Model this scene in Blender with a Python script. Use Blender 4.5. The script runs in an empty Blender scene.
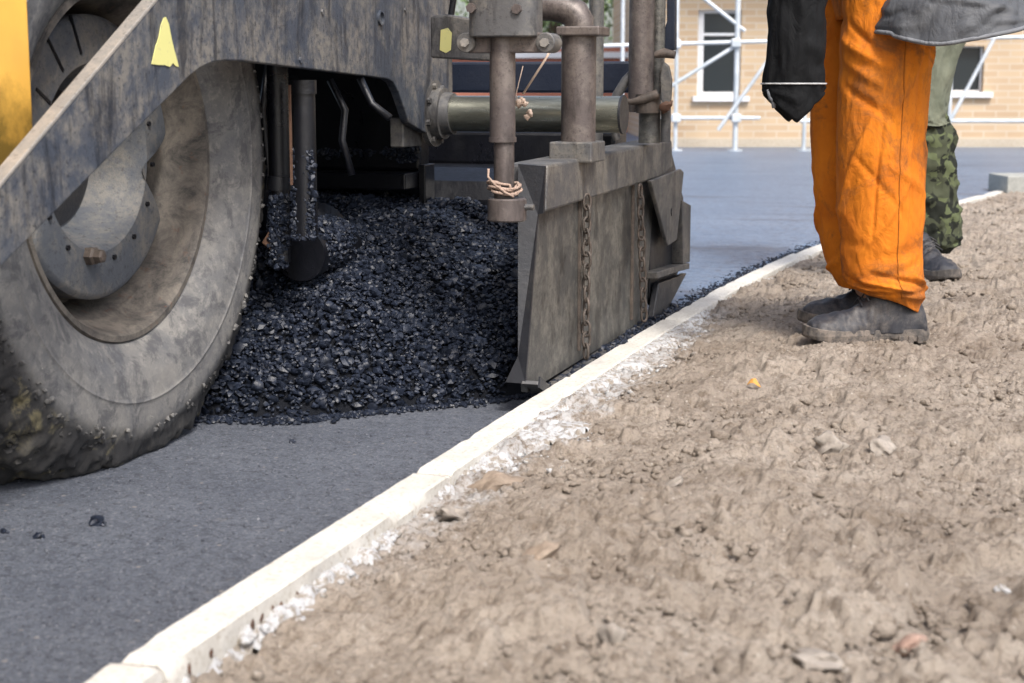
import bpy, bmesh, math, random
import numpy as np
from mathutils import Vector, Matrix, noise as mn
random.seed(7); rng = np.random.default_rng(7)
R = math.radians
S = bpy.context.scene
col = S.collection

# ------------------------------------------------------------------ camera, sky, sun, exposure
F, CX, CY, H, YH, VX = 1600., 512., 341.5, .74, 85., 1030.
pitch = math.atan((CY-YH)/F)
_cp, _sp = math.cos(pitch), math.sin(pitch)
_f = np.array([0, _cp, -_sp]); _r = np.array([1., 0, 0]); _u = np.cross(_r, _f)
_d = _f*F + _r*(VX-CX) + _u*(CY-YH)
yaw = math.atan2(_d[0], _d[1])
_R = np.array([[math.cos(yaw), -math.sin(yaw), 0], [math.sin(yaw), math.cos(yaw), 0], [0, 0, 1]])
fwd, right, up = _R@_f, _R@_r, _R@_u
C0 = np.array([0, 0, H])
fh = np.array([-math.sin(yaw), math.cos(yaw), 0])          # level view direction

cam = bpy.data.cameras.new('camera'); co = bpy.data.objects.new('camera', cam); col.objects.link(co)
cam.sensor_width = 36; cam.lens = F/1024*36; cam.clip_start = .05; cam.clip_end = 2000
co.matrix_world = Matrix([[right[0], up[0], -fwd[0], 0], [right[1], up[1], -fwd[1], 0], [right[2], up[2], -fwd[2], H], [0, 0, 0, 1]])
cam.dof.use_dof = True; cam.dof.focus_distance = 3.9; cam.dof.aperture_fstop = 6.0
S.camera = co

SUN_EL, SUN_AZ = 52, 140        # azimuth: compass-like, degrees from +Y towards +X
w = bpy.data.worlds.new('World'); S.world = w; w.use_nodes = True
nt = w.node_tree; nt.nodes.clear()
out = nt.nodes.new('ShaderNodeOutputWorld'); bg = nt.nodes.new('ShaderNodeBackground')
sky = nt.nodes.new('ShaderNodeTexSky'); sky.sky_type = 'NISHITA'; sky.sun_disc = False
sky.sun_elevation = R(SUN_EL); sky.sun_rotation = R(SUN_AZ); sky.air_density = 1.0; sky.dust_density = 4.0; sky.ozone_density = 1.0
hs = nt.nodes.new('ShaderNodeHueSaturation'); hs.inputs['Saturation'].default_value = .8; hs.inputs['Value'].default_value = 1.0
nt.links.new(sky.outputs[0], hs.inputs['Color']); nt.links.new(hs.outputs[0], bg.inputs[0]); nt.links.new(bg.outputs[0], out.inputs[0])
bg.inputs[1].default_value = .115
sl = bpy.data.lights.new('sun', 'SUN'); sl.energy = 1.5; sl.angle = R(11); sl.color = (1, .975, .94)
so = bpy.data.objects.new('sun', sl); col.objects.link(so)
sd = Vector((math.sin(R(SUN_AZ))*math.cos(R(SUN_EL)), math.cos(R(SUN_AZ))*math.cos(R(SUN_EL)), math.sin(R(SUN_EL))))
so.rotation_euler = (-sd).to_track_quat('-Z', 'Y').to_euler()
S.view_settings.view_transform = 'Standard'; S.view_settings.look = 'None'
S.view_settings.exposure = 1.38; S.view_settings.gamma = 1.0
S.render.engine = 'CYCLES'

# ------------------------------------------------------------------ helpers
def ray(x, y): return fwd*F + right*(x-CX) + up*(CY-y)
def onz(x, y, z=0.): d = ray(x, y); return C0 + d*(z-H)/d[2]
def onx(x, y, X): d = ray(x, y); return C0 + d*X/d[0]
def ony(x, y, Y): d = ray(x, y); return C0 + d*Y/d[1]
def atd(x, y, D): d = ray(x, y); return C0 + d*D/(d@fh)     # at level distance D

def lnk(o, parent=None):
    col.objects.link(o)
    if parent is not None:
        o.parent = parent
        p = parent; M = Matrix()
        chain = []
        while p: chain.append(p); p = p.parent
        for q in reversed(chain):
            M = M @ q.matrix_parent_inverse @ Matrix.Translation(q.location) @ q.rotation_euler.to_matrix().to_4x4()
        o.matrix_parent_inverse = M.inverted()
    return o
def tag(o, label=None, cat=None, group=None, kind=None):
    if label: o['label'] = label
    if cat: o['category'] = cat
    if group: o['group'] = group
    if kind: o['kind'] = kind
    return o
def empty(name, loc):
    o = bpy.data.objects.new(name, None); o.location = Vector(loc); o.empty_display_size = .1
    return lnk(o)

class MB:
    """collects shapes in one bmesh; world coordinates"""
    def __init__(s): s.bm = bmesh.new()
    def verts_faces(s, V, Fs):
        vs = [s.bm.verts.new(tuple(map(float, v))) for v in V]
        for f in Fs:
            try: s.bm.faces.new([vs[i] for i in f])
            except ValueError: pass
        return vs
    def box(s, c, size, rot=None):
        hx, hy, hz = [a/2 for a in size]; c = Vector(tuple(map(float, c)))
        M = rot if rot is not None else Matrix.Identity(3)
        V = [c + M @ Vector((sx*hx, sy*hy, sz*hz)) for sx in (-1, 1) for sy in (-1, 1) for sz in (-1, 1)]
        s.verts_faces(V, [(0, 1, 3, 2), (4, 6, 7, 5), (0, 4, 5, 1), (2, 3, 7, 6), (0, 2, 6, 4), (1, 5, 7, 3)]); return s
    def bb(s, a, b):
        a = np.array(a, float); b = np.array(b, float)
        return s.box((a+b)/2, abs(b-a))
    def tube(s, pts, rad, n=20, cap=True):
        pts = [Vector(tuple(map(float, p))) for p in pts]
        if not hasattr(rad, '__len__'): rad = [rad]*len(pts)
        rings = []; prev = None
        for i, p in enumerate(pts):
            a = pts[max(0, i-1)]; b = pts[min(len(pts)-1, i+1)]
            k = 1
            while (b-a).length < 1e-7 and k < 4: a = pts[max(0, i-1-k)]; b = pts[min(len(pts)-1, i+1+k)]; k += 1
            t = (b-a).normalized()
            if prev is None:
                x = t.orthogonal().normalized()
            else:
                x = (prev - t*prev.dot(t)).normalized()
            prev = x; y = t.cross(x)
            rings.append([s.bm.verts.new(p + (x*math.cos(2*math.pi*j/n) + y*math.sin(2*math.pi*j/n))*rad[i]) for j in range(n)])
        for a, b in zip(rings, rings[1:]):
            for j in range(n): s.bm.faces.new((a[j], a[(j+1) % n], b[(j+1) % n], b[j]))
        if cap: s.bm.faces.new(rings[0][::-1]); s.bm.faces.new(rings[-1])
        return s
    def prism(s, poly, axis, a, b):
        """poly: 2-D points in the two other axes (YZ for X, XZ for Y, XY for Z)"""
        def p3(u, v, t):
            return {'X': (t, u, v), 'Y': (u, t, v), 'Z': (u, v, t)}[axis]
        n = len(poly)
        A = [s.bm.verts.new(p3(u, v, a)) for u, v in poly]; B = [s.bm.verts.new(p3(u, v, b)) for u, v in poly]
        s.bm.faces.new(A); s.bm.faces.new(B[::-1])
        for i in range(n): s.bm.faces.new((A[i], B[i], B[(i+1) % n], A[(i+1) % n]))
        return s
    def lathe(s, prof, c, n=96, fn=None, closed=True):
        """axis along X through c; prof: (x, r) points"""
        rings = []
        for k in range(n):
            th = 2*math.pi*k/n; row = []
            for (x, r) in prof:
                if fn: x2, r2 = fn(x, r, th)
                else: x2, r2 = x, r
                row.append(s.bm.verts.new((c[0]+x2, c[1]+r2*math.cos(th), c[2]+r2*math.sin(th))))
            rings.append(row)
        m = len(prof)
        for k in range(n):
            a, b = rings[k], rings[(k+1) % n]
            for j in range(m if closed else m-1):
                s.bm.faces.new((a[j], a[(j+1) % m], b[(j+1) % m], b[j]))
        return s
    def stone(s, c, r, squash=.75, sub=1, rough=.25):
        n0 = len(s.bm.verts)
        g = bmesh.ops.create_icosphere(s.bm, subdivisions=sub, radius=1)
        a = Vector((random.random(), random.random(), random.random()))*50
        q = Matrix.Rotation(random.random()*6.28, 3, 'Z') @ Matrix.Rotation(random.random()*.8, 3, 'X')
        sx, sy, sz = random.uniform(.75, 1.3), random.uniform(.75, 1.2), squash*random.uniform(.8, 1.2)
        for v in g['verts']:
            k = 1 + rough*mn.noise(v.co*1.3+a)*2 + (rough*.16*mn.fractal(v.co*3+a, .9, 2.1, 4) if sub >= 3 else 0)
            p = v.co*k*r; v.co = q @ Vector((p.x*sx, p.y*sy, p.z*sz)) + Vector(tuple(map(float, c)))
        return s
    def build(s, name, m, parent=None, bevel=0, smooth=None, sub=0, segs=2):
        bmesh.ops.recalc_face_normals(s.bm, faces=s.bm.faces)
        me = bpy.data.meshes.new(name); s.bm.to_mesh(me); s.bm.free()
        me.materials.append(m)
        if smooth is not None:
            me.shade_smooth()
            if smooth < 180: 
                try: me.set_sharp_from_angle(angle=R(smooth))
                except Exception: pass
        o = bpy.data.objects.new(name, me); lnk(o, parent)
        if bevel:
            b = o.modifiers.new('bevel', 'BEVEL'); b.width = bevel; b.segments = segs; b.limit_method = 'ANGLE'; b.angle_limit = R(35)
        if sub:
            q = o.modifiers.new('sub', 'SUBSURF'); q.levels = sub; q.render_levels = sub
        return o

def np_mesh(name, V, Q, m, parent=None, smooth=True):
    V = np.asarray(V, np.float32); Q = np.asarray(Q, np.int32); k = Q.shape[1]
    me = bpy.data.meshes.new(name); me.vertices.add(len(V)); me.vertices.foreach_set('co', V.ravel())
    me.loops.add(Q.size); me.loops.foreach_set('vertex_index', Q.ravel())
    me.polygons.add(len(Q)); me.polygons.foreach_set('loop_start', np.arange(0, Q.size, k, dtype=np.int32))
    me.polygons.foreach_set('use_smooth', np.full(len(Q), smooth, dtype=bool))
    me.update(calc_edges=True); me.validate(); me.materials.append(m)
    o = bpy.data.objects.new(name, me); return lnk(o, parent)
def grid_quads(nr, nc):
    i = np.arange(nr-1)[:, None]*nc + np.arange(nc-1)[None, :]
    return np.stack([i, i+1, i+nc+1, i+nc], -1).reshape(-1, 4)
_lat = rng.random((256, 256))
def vn(x, y):
    xi = np.floor(x).astype(int); yi = np.floor(y).astype(int); fx = x-xi; fy = y-yi
    fx = fx*fx*(3-2*fx); fy = fy*fy*(3-2*fy)
    a = _lat[xi & 255, yi & 255]; b = _lat[(xi+1) & 255, yi & 255]; c = _lat[xi & 255, (yi+1) & 255]; d = _lat[(xi+1) & 255, (yi+1) & 255]
    return (a*(1-fx)+b*fx)*(1-fy)+(c*(1-fx)+d*fx)*fy
def fbm(x, y, f, o=4, g=.5):
    r = 0; a = 1; t = 0
    for k in range(o):
        r = r + a*(vn(x*f+17.3*k, y*f+9.1*k)-.5); t += a; a *= g; f *= 2.03
    return r/t*2
def sstep(a, b, x): t = np.clip((x-a)/(b-a), 0, 1); return t*t*(3-2*t)

ico = bmesh.new(); bmesh.ops.create_icosphere(ico, subdivisions=1, radius=1)
iV = np.array([v.co[:] for v in ico.verts]); iF = np.array([[v.index for v in f.verts] for f in ico.faces]); ico.free()
def chunks(P, rr, flat=.8):
    n = len(P); A = rng.normal(size=(n, 3, 3)); Qm, _ = np.linalg.qr(A)
    sc = rng.uniform(.65, 1.25, (n, 1, 3))*np.array(rr).reshape(n, 1, 1)
    jit = 1+rng.normal(0, .16, (n, len(iV), 1))
    V = (iV[None]*jit)*sc; V = np.einsum('nij,nkj->nki', Qm, V); V[..., 2] *= flat
    V += np.array(P)[:, None, :]
    Fc = iF[None]+(np.arange(n)*len(iV))[:, None, None]
    return V.reshape(-1, 3), Fc.reshape(-1, 3)
# ------------------------------------------------------------------ materials
class Mat:
    def __init__(s, name):
        s.m = bpy.data.materials.new(name); s.m.use_nodes = True; s.nt = s.m.node_tree
        s.b = s.nt.nodes['Principled BSDF']; s.tc = s.nt.nodes.new('ShaderNodeTexCoord')
    def n(s, t, **k):
        q = s.nt.nodes.new(t)
        for a, v in k.items():
            if hasattr(q, a): setattr(q, a, v)
        return q
    def set(s, q, name, v):
        if hasattr(v, 'links') or isinstance(v, bpy.types.NodeSocket): s.nt.links.new(v, q.inputs[name])
        else: q.inputs[name].default_value = v
    def vec(s, sc=(1, 1, 1), rot=(0, 0, 0)):
        q = s.n('ShaderNodeMapping'); s.nt.links.new(s.tc.outputs['Object'], q.inputs[0]); q.inputs['Scale'].default_value = sc
        q.inputs['Rotation'].default_value = rot; return q.outputs[0]
    def noise(s, scale, detail=5, rough=.6, v=None, dist=0):
        q = s.n('ShaderNodeTexNoise'); s.nt.links.new(v if v is not None else s.tc.outputs['Object'], q.inputs['Vector'])
        q.inputs['Scale'].default_value = scale; q.inputs['Detail'].default_value = detail; q.inputs['Roughness'].default_value = rough
        q.inputs['Distortion'].default_value = dist; return q.outputs['Fac']
    def voro(s, scale, feature='F1', v=None, out='Distance'):
        q = s.n('ShaderNodeTexVoronoi'); q.feature = feature
        s.nt.links.new(v if v is not None else s.tc.outputs['Object'], q.inputs['Vector'])
        q.inputs['Scale'].default_value = scale; return q.outputs[out]
    def ramp(s, fac, stops):
        q = s.n('ShaderNodeValToRGB'); s.nt.links.new(fac, q.inputs[0]); e = q.color_ramp.elements
        while len(e) < len(stops): e.new(.5)
        for i, (p, c) in enumerate(stops):
            e[i].position = p; e[i].color = (c, c, c, 1) if not hasattr(c, '__len__') else (*c, 1)
        return q.outputs[0]
    def mix(s, fac, a, b, mode='MIX'):
        q = s.n('ShaderNodeMix'); q.data_type = 'RGBA'; q.blend_type = mode
        for i, v in ((0, fac), (6, a), (7, b)):
            if isinstance(v, bpy.types.NodeSocket): s.nt.links.new(v, q.inputs[i])
            elif i == 0: q.inputs[0].default_value = v
            else: q.inputs[i].default_value = (*v, 1)
        return q.outputs[2]
    def math(s, op, a, b=0.):
        q = s.n('ShaderNodeMath'); q.operation = op
        for i, v in ((0, a), (1, b)):
            if isinstance(v, bpy.types.NodeSocket): s.nt.links.new(v, q.inputs[i])
            else: q.inputs[i].default_value = v
        return q.outputs[0]
    def bump(s, h, strength=.5, dist=.01, prev=None):
        q = s.n('ShaderNodeBump'); s.nt.links.new(h, q.inputs['Height']); q.inputs['Strength'].default_value = strength; q.inputs['Distance'].default_value = dist
        if prev: s.nt.links.new(prev, q.inputs['Normal'])
        return q.outputs[0]
    def done(s, color, rough=.7, bump=None, metal=0., spec=None):
        for n_, v in (('Base Color', color), ('Roughness', rough), ('Metallic', metal)):
            if isinstance(v, bpy.types.NodeSocket): s.nt.links.new(v, s.b.inputs[n_])
            elif n_ == 'Base Color': s.b.inputs[n_].default_value = (*v, 1)
            else: s.b.inputs[n_].default_value = v
        if spec is not None: s.b.inputs['Specular IOR Level'].default_value = spec
        if bump: s.nt.links.new(bump, s.b.inputs['Normal'])
        return s.m

def grimy(name, base, dust, dark, rough=.6, dustamt=.5, streak=True, metal=0.1, rust=None, flake=.5, vs=(5, 5, 1.5), st=(.52, .64)):
    m = Mat(name)
    n1 = m.noise(7, 10, .72, None, .3); n2 = m.noise(38, 8, .78)
    v = m.vec(vs); n3 = m.noise(3, 9, .75, v, .4)
    c = m.mix(m.ramp(n1, [(dustamt-.07, 0), (dustamt+.07, 1)]), dust, base)
    c = m.mix(m.ramp(n2, [(.40, .85), (.55, 0)]), c, base); c = m.mix(m.ramp(n2, [(.57, 0), (.68, .6)]), c, dust)
    if streak: c = m.mix(m.ramp(n3, [(st[0], 0), (st[1], .75)]), c, dark)
    sp = m.noise(90, 4, .8)
    c = m.mix(m.ramp(sp, [(.57, 0), (.62, flake)]), c, dark)
    if rust: c = m.mix(m.ramp(m.noise(14, 8, .7), [(.56, 0), (.64, .8)]), c, rust)
    b = m.bump(n2, .35, .004); b = m.bump(sp, .3, .002, b)
    return m.done(c, m.ramp(n1, [(.3, rough-.12), (.7, rough+.15)]), b, metal)

M = {}
M['frame'] = grimy('grimy_grey_paint', (.048, .058, .078), (.172, .162, .146), (.006, .009, .016), .48, .5, vs=(6, 6, 1.2), st=(.49, .60), flake=.7)
M['edge'] = grimy('worn_steel_edge', (.20, .19, .175), (.29, .26, .225), (.08, .07, .065), .55, .5, False)
M['steel'] = grimy('dirty_steel', (.095, .094, .095), (.19, .175, .152), (.028, .026, .026), .5, .5, True, .3)
M['brownsteel'] = grimy('brown_rod_steel', (.095, .078, .073), (.165, .14, .125), (.032, .026, .024), .45, .5, True, .3)
M['plate'] = grimy('scraped_plate_steel', (.088, .088, .085), (.215, .206, .182), (.028, .026, .025), .42, .5, True, .5, vs=(2.2, 2.2, 1.3), st=(.51, .60))
M['darksteel'] = grimy('tarred_steel', (.016, .017, .021), (.04, .038, .037), (.007, .007, .009), .42, .42, True, .1)
M['black'] = grimy('oily_black_steel', (.003, .0035, .006), (.007, .0075, .011), (.002, .002, .003), .33, .45, True, 0)
M['navy'] = grimy('navy_painted_steel', (.010, .015, .030), (.018, .023, .038), (.005, .007, .012), .45, .4, False, 0)
M['rusty'] = grimy('rusty_steel', (.09, .045, .028), (.15, .085, .05), (.03, .02, .015), .7, .5)
M['chain'] = grimy('rusty_chain_steel', (.07, .055, .045), (.13, .1, .08), (.03, .025, .02), .6, .5)
M['orange_paint'] = grimy('orange_marker_paint', (.5, .13, .02), (.3, .12, .05), (.05, .02, .02), .6, .5)
m = Mat('yellow_paint'); n = m.noise(7, 6, .6)
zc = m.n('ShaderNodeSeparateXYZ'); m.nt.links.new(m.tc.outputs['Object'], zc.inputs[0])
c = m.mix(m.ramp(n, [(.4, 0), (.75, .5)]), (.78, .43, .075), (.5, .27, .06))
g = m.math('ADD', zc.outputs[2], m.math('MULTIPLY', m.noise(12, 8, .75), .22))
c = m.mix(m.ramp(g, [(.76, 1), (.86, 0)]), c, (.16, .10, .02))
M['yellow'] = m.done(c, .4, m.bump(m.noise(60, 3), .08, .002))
m = Mat('chromed_tube'); n = m.noise(8, 6, .7, m.vec((1, 6, 6)))
M['chrome'] = m.done(m.mix(m.ramp(n, [(.4, 0), (.7, 1)]), (.34, .34, .28), (.16, .16, .13)), m.ramp(n, [(.3, .22), (.7, .4)]), None, .85)
m = Mat('sticker_yellow'); n = m.noise(45, 6, .7)
M['sticker'] = m.done(m.mix(m.ramp(n, [(.58, 0), (.70, 1)]), (.60, .57, .22), (.28, .27, .2)), .5)

# tyre: dusty sidewall, darker stained tread, colour goes by where the dirt sits
WC = np.array([-1.84, 2.78, .585])
m = Mat('dusty_tyre_rubber')
q = m.n('ShaderNodeVectorMath'); q.operation = 'SUBTRACT'; m.nt.links.new(m.tc.outputs['Object'], q.inputs[0]); q.inputs[1].default_value = tuple(WC)
sp = m.n('ShaderNodeSeparateXYZ'); m.nt.links.new(q.outputs[0], sp.inputs[0])
rr = m.math('SQRT', m.math('ADD', m.math('POWER', m.math('ABSOLUTE', sp.outputs[1]), 2.), m.math('POWER', m.math('ABSOLUTE', sp.outputs[2]), 2.)))
n1 = m.noise(6, 9, .72, None, .4); n2 = m.noise(40, 8, .78); n3 = m.noise(9, 8, .7, None, .6)
side = m.mix(m.ramp(n1, [(.35, 0), (.65, 1)]), (.185, .175, .16), (.085, .087, .094))
side = m.mix(m.ramp(n2, [(.5, 0), (.66, .6)]), side, (.26, .245, .22)); side = m.mix(m.ramp(m.noise(17, 8, .75, None, .5), [(.40, .75), (.50, 0)]), side, (.055, .055, .06))
tread = m.mix(m.ramp(n3, [(.4, 0), (.56, .0), (.66, .9)]), (.022, .021, .021), (.20, .17, .09))
tread = m.mix(m.ramp(n2, [(.3, .7), (.55, 0)]), tread, (.012, .012, .014))
tread = m.mix(m.ramp(n1, [(.50, 0), (.62, .5)]), tread, (.085, .078, .068))
e = m.math('ADD', rr, m.math('MULTIPLY', m.math('SUBTRACT', n2, .5), .05))
c = m.mix(m.ramp(e, [(.515, 0), (.545, 1)]), side, tread)
b = m.bump(n2, .5, .006); b = m.bump(m.noise(140, 3, .8), .4, .002, b)
M['tyre'] = m.done(c, .85, b)
m = Mat('muddy_rim'); n1 = m.noise(12, 9, .78, None, .4); n2 = m.noise(40, 5, .7)
c = m.mix(m.ramp(n1, [(.38, 0), (.6, 1)]), (.035, .032, .030), (.15, .13, .108)); c = m.mix(m.ramp(n2, [(.6, 0), (.7, .5)]), c, (.12, .045, .02))
M['rim'] = m.done(c, .75, m.bump(n2, .4, .003))
M['hub'] = grimy('dusty_blue_grey_hub', (.075, .082, .095), (.15, .14, .125), (.022, .022, .025), .62, .49, False)

m = Mat('old_asphalt')
n1 = m.noise(2.2, 5, .6); n2 = m.noise(160, 4, .75); vo = m.voro(130); n4 = m.noise(22, 5, .7)
n5 = m.noise(34, 10, .9)
c = m.mix(m.ramp(n1, [(.35, 0), (.65, 1)]), (.078, .088, .112), (.125, .137, .163))
c = m.mix(m.ramp(n5, [(.40, 1), (.5, 0)]), c, (.026, .030, .040)); c = m.mix(m.ramp(m.noise(140, 4, .8), [(.40, .9), (.48, 0)]), c, (.03, .034, .045)); c = m.mix(m.ramp(m.noise(110, 4, .8, m.vec((1, 1, 1), (0, 0, 1))), [(.56, 0), (.62, .8)]), c, (.23, .235, .25))
c = m.mix(m.ramp(n5, [(.54, 0), (.68, .8)]), c, (.21, .22, .24))
c = m.mix(m.ramp(n2, [(.36, .75), (.5, 0)]), c, (.04, .044, .055))
c = m.mix(m.ramp(vo, [(.10, .55), (.17, 0)]), c, (.19, .19, .2))
c = m.mix(m.ramp(m.voro(17), [(.055, .8), (.085, 0)]), c, (.24, .22, .2))
c = m.mix(m.ramp(n4, [(.62, 0), (.72, .35)]), c, (.17, .15, .13))
b = m.bump(n5, .9, .006); b = m.bump(n4, .4, .008, b)
M['old_asphalt'] = m.done(c, .75, b)
m = Mat('fresh_asphalt')
n1 = m.noise(1.2, 5, .6); n2 = m.noise(120, 4, .7); n3 = m.noise(1.4, 4, .6, m.vec((.5, 3, 1), (0, 0, -yaw)))
c = m.mix(m.ramp(n1, [(.3, 0), (.7, 1)]), (.115, .165, .245), (.16, .215, .30))  # pale blue sky reflection is put into the base colour
c = m.mix(m.ramp(n2, [(.35, .7), (.52, 0)]), c, (.04, .045, .06))
c = m.mix(m.ramp(n3, [(.56, 0), (.66, .6)]), c, (.06, .07, .095))
b = m.bump(n2, .5, .003); b = m.bump(n3, .25, .02, b)
c = m.mix(m.ramp(m.noise(26, 8, .88), [(.40, .9), (.5, 0)]), c, (.035, .05, .08))
M['mat'] = m.done(c, .42, b, 0, .5)
m = Mat('hot_asphalt_mix')
n2 = m.noise(60, 3, .6)
c = m.mix(m.ramp(n2, [(.35, 0), (.7, 1)]), (.0045, .0065, .012), (.017, .023, .040))
MF = Mat('asphalt_fines'); M['fines'] = MF.done((.006, .007, .010), .85, MF.bump(MF.noise(180, 4, .8), .8, .004), 0, .15)
M['mix'] = m.done(c, m.ramp(n2, [(.3, .34), (.7, .58)]), m.bump(m.noise(260, 3), .5, .0015), 0, .38)
m = Mat('dry_soil')
n1 = m.noise(3.5, 9, .72); n2 = m.noise(34, 8, .8); n3 = m.noise(150, 4, .8)
c = m.mix(m.ramp(n1, [(.35, 0), (.65, 1)]), (.235, .192, .152), (.375, .322, .266))
c = m.mix(m.ramp(n2, [(.38, .85), (.5, 0)]), c, (.15, .115, .085))
c = m.mix(m.ramp(n2, [(.6, 0), (.72, .6)]), c, (.43, .385, .33))
c = m.mix(m.ramp(n3, [(.36, .6), (.48, 0)]), c, (.13, .105, .083))
c = m.mix(m.ramp(m.voro(46), [(.09, .8), (.13, 0)]), c, (.42, .38, .33))
sx = m.n('ShaderNodeSeparateXYZ'); m.nt.links.new(m.tc.outputs['Object'], sx.inputs[0])
nq = m.noise(11, 7, .75)
fx = m.math('ADD', sx.outputs[0], m.math('MULTIPLY', m.math('SUBTRACT', nq, .5), .35))
fy = m.math('ABSOLUTE', m.math('SUBTRACT', sx.outputs[1], 3.6))
dust = m.math('MULTIPLY', m.ramp(m.math('ADD', fx, 1.5), [(.615, 1), (.665, 0)]), m.ramp(m.math('MULTIPLY', fy, .5), [(.45, 1), (.8, 0)]))
c = m.mix(m.math('MULTIPLY', m.math('MULTIPLY', dust, .75), m.ramp(n2, [(.42, 0), (.55, 1)])), c, (.48, .48, .48))
b = m.bump(n2, .8, .009); b = m.bump(n3, 1.0, .004, b)
M['soil'] = m.done(c, .95, b, 0, .2)
m = Mat('soil_clod'); n2 = m.noise(30, 6, .7)
M['clod'] = m.done(m.mix(m.ramp(n2, [(.35, 0), (.65, 1)]), (.17, .13, .097), (.30, .24, .185)), .95, m.bump(n2, .6, .008), 0, .2)
def stonemat(name, a, b_):
    m = Mat(name); n2 = m.noise(40, 6, .7); return m.done(m.mix(m.ramp(n2, [(.35, 0), (.65, 1)]), a, b_), .9, m.bump(n2, .5, .005), 0, .3)
M['greystone'] = stonemat('grey_stone', (.19, .165, .14), (.31, .275, .235))
M['brick_bit'] = stonemat('brick_fragment', (.27, .17, .13), (.34, .25, .2))
m = Mat('white_mortar'); n2 = m.noise(55, 8, .8)
M['mortar'] = m.done(m.mix(m.ramp(n2, [(.44, 0), (.52, 1)]), (.22, .19, .155), (.40, .40, .40)), .9, m.bump(n2, .6, .005), 0, .3)
m = Mat('pale_concrete_kerb'); n1 = m.noise(9, 6, .7); n2 = m.noise(110, 4, .7)
c = m.mix(m.ramp(n1, [(.4, 0), (.75, .7)]), (.54, .52, .475), (.36, .33, .28))
c = m.mix(m.ramp(n2, [(.36, .7), (.46, 0)]), c, (.30, .25, .19)); c = m.mix(m.ramp(m.noise(3.5, 8, .75), [(.55, 0), (.68, .55)]), c, (.30, .29, .28))
M['kerb'] = m.done(c, .9, m.bump(n2, .4, .003))
M['block'] = stonemat('grey_block_concrete', (.25, .25, .23), (.34, .34, .31))

# ------------------------------------------------------------------ ground, road, kerb
KY = [-30, 0, 1.5, 3.2, 4.3, 5.4, 6.2, 6.8, 7.3, 8.2, 9.6, 11.16, 13, 15, 18, 24, 60]
KX = [-1.02, -1.02, -1.02, -1.02, -1.012, -.985, -.935, -.885, -.825, -.69, -.45, -.156, .3, .9, 2.1, 5.5, 30]
def kx(Y): return np.interp(Y, KY, KX)
KW, KT = .067, .055

big = MB(); big.bb((-160, -60, -.5), (160, 260, -.06)); tag(big.build('ground', M['soil']), kind='structure')
def strip(name, x0, ys, off, z, m, sub=1):
    ys = np.array(ys); V = []; 
    for y in ys: V += [(x0, y, z), (kx(y)+off, y, z)]
    return np_mesh(name, V, grid_quads(len(ys), 2), m)
tag(strip('road_base', -16, list(np.arange(-30, 5.3, .25)), .01, 0, M['old_asphalt']), kind='structure')

# fresh mat: finely bumpy near the kerb, behind the screed
ys = np.concatenate([np.arange(4.30, 8, .012), np.arange(8, 24.2, .08)])
xo = np.concatenate([-np.geomspace(.002, 1, 130)[::-1]+.0, [0.]]); xo = np.concatenate([[-15, -8, -4, -2.5, -1.6], xo])
Y, O = np.meshgrid(ys, xo, indexing='ij'); X = kx(Y)+O-.002
edge = np.exp(-(np.abs(O)/.07)**1.5)
Z = .046 + .0035*fbm(X, Y, 6, 3) + edge*(-.012+.016*fbm(X, Y, 45, 3)) + .0015*fbm(X, Y, 50, 2)
o = np_mesh('fresh_asphalt_road', np.stack([X, Y, Z], -1).reshape(-1, 3), grid_quads(*X.shape), M['mat'])
tag(o, kind='structure')

# kerb of one metre stones
def kerb():
    V = []; Q = []
    y = -4.38
    while y < 17:
        L = 1.0; n = 60 if -.5 < y < 9 else 8
        t = np.linspace(y+.0035, y+L-.0035, n)
        j = random.uniform(-.0008, .0008); jz = random.uniform(-.0012, .0012); sk = random.uniform(-.0006, .0006)
        if 6.6 < y < 7.7: j += .012
        prof = [(0, -.1), (0, .3), (0, KT-.003), (.003, KT), (.02, KT), (.035, KT), (.052, KT), (KW-.004, KT), (KW-.0005, KT-.0035), (KW, .035), (KW, .02), (KW, 0), (KW, -.1)]
        prof[1] = (0, .02)
        base = len(V)
        for i, yy in enumerate(t):
            s = (kx(yy+.05)-kx(yy-.05))/.1
            e = min(i, n-1-i)
            for (px, pz) in prof:
                nz = mn.noise(Vector((px*30, yy*26, pz*30)))*.002 + mn.noise(Vector((px*90, yy*80, pz*60+9)))*.0018
                chip = max(0, mn.noise(Vector((yy*9, 3.3 if px < .03 else 7.7, 0)))-.25)*.022 if (pz > .04 and (px < .006 or px > .06)) else 0
                ez = -.006 if e == 0 and pz > 0 else 0
                xx = px + nz*(1 if px > .03 else .4) - (chip if px > .03 else -chip*.4)
                V.append((kx(yy)+j+xx+sk*(yy-y), yy - s*px, pz+jz*(pz > 0)+nz*.6-chip*.5+ez))
        k = len(prof)
        for i in range(n-1):
            for p in range(k-1): Q.append((base+i*k+p, base+i*k+p+1, base+(i+1)*k+p+1, base+(i+1)*k+p))
        for i0, rev in ((0, 0), (n-1, 1)):
            for p in range(1, k//2): 
                f = [base+i0*k+p, base+i0*k+p-1, base+i0*k+k-p, base+i0*k+k-1-p]
                Q.append(tuple(f))
        y += L
    return np_mesh('kerb', V, Q, M['kerb'])
KB = kerb(); tag(KB, kind='structure'); KB.data.set_sharp_from_angle(angle=R(28))
hb = [(188, 668), (200, 652), (228, 622), (240, 616), (252, 608), (266, 603), (280, 592)]

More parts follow.
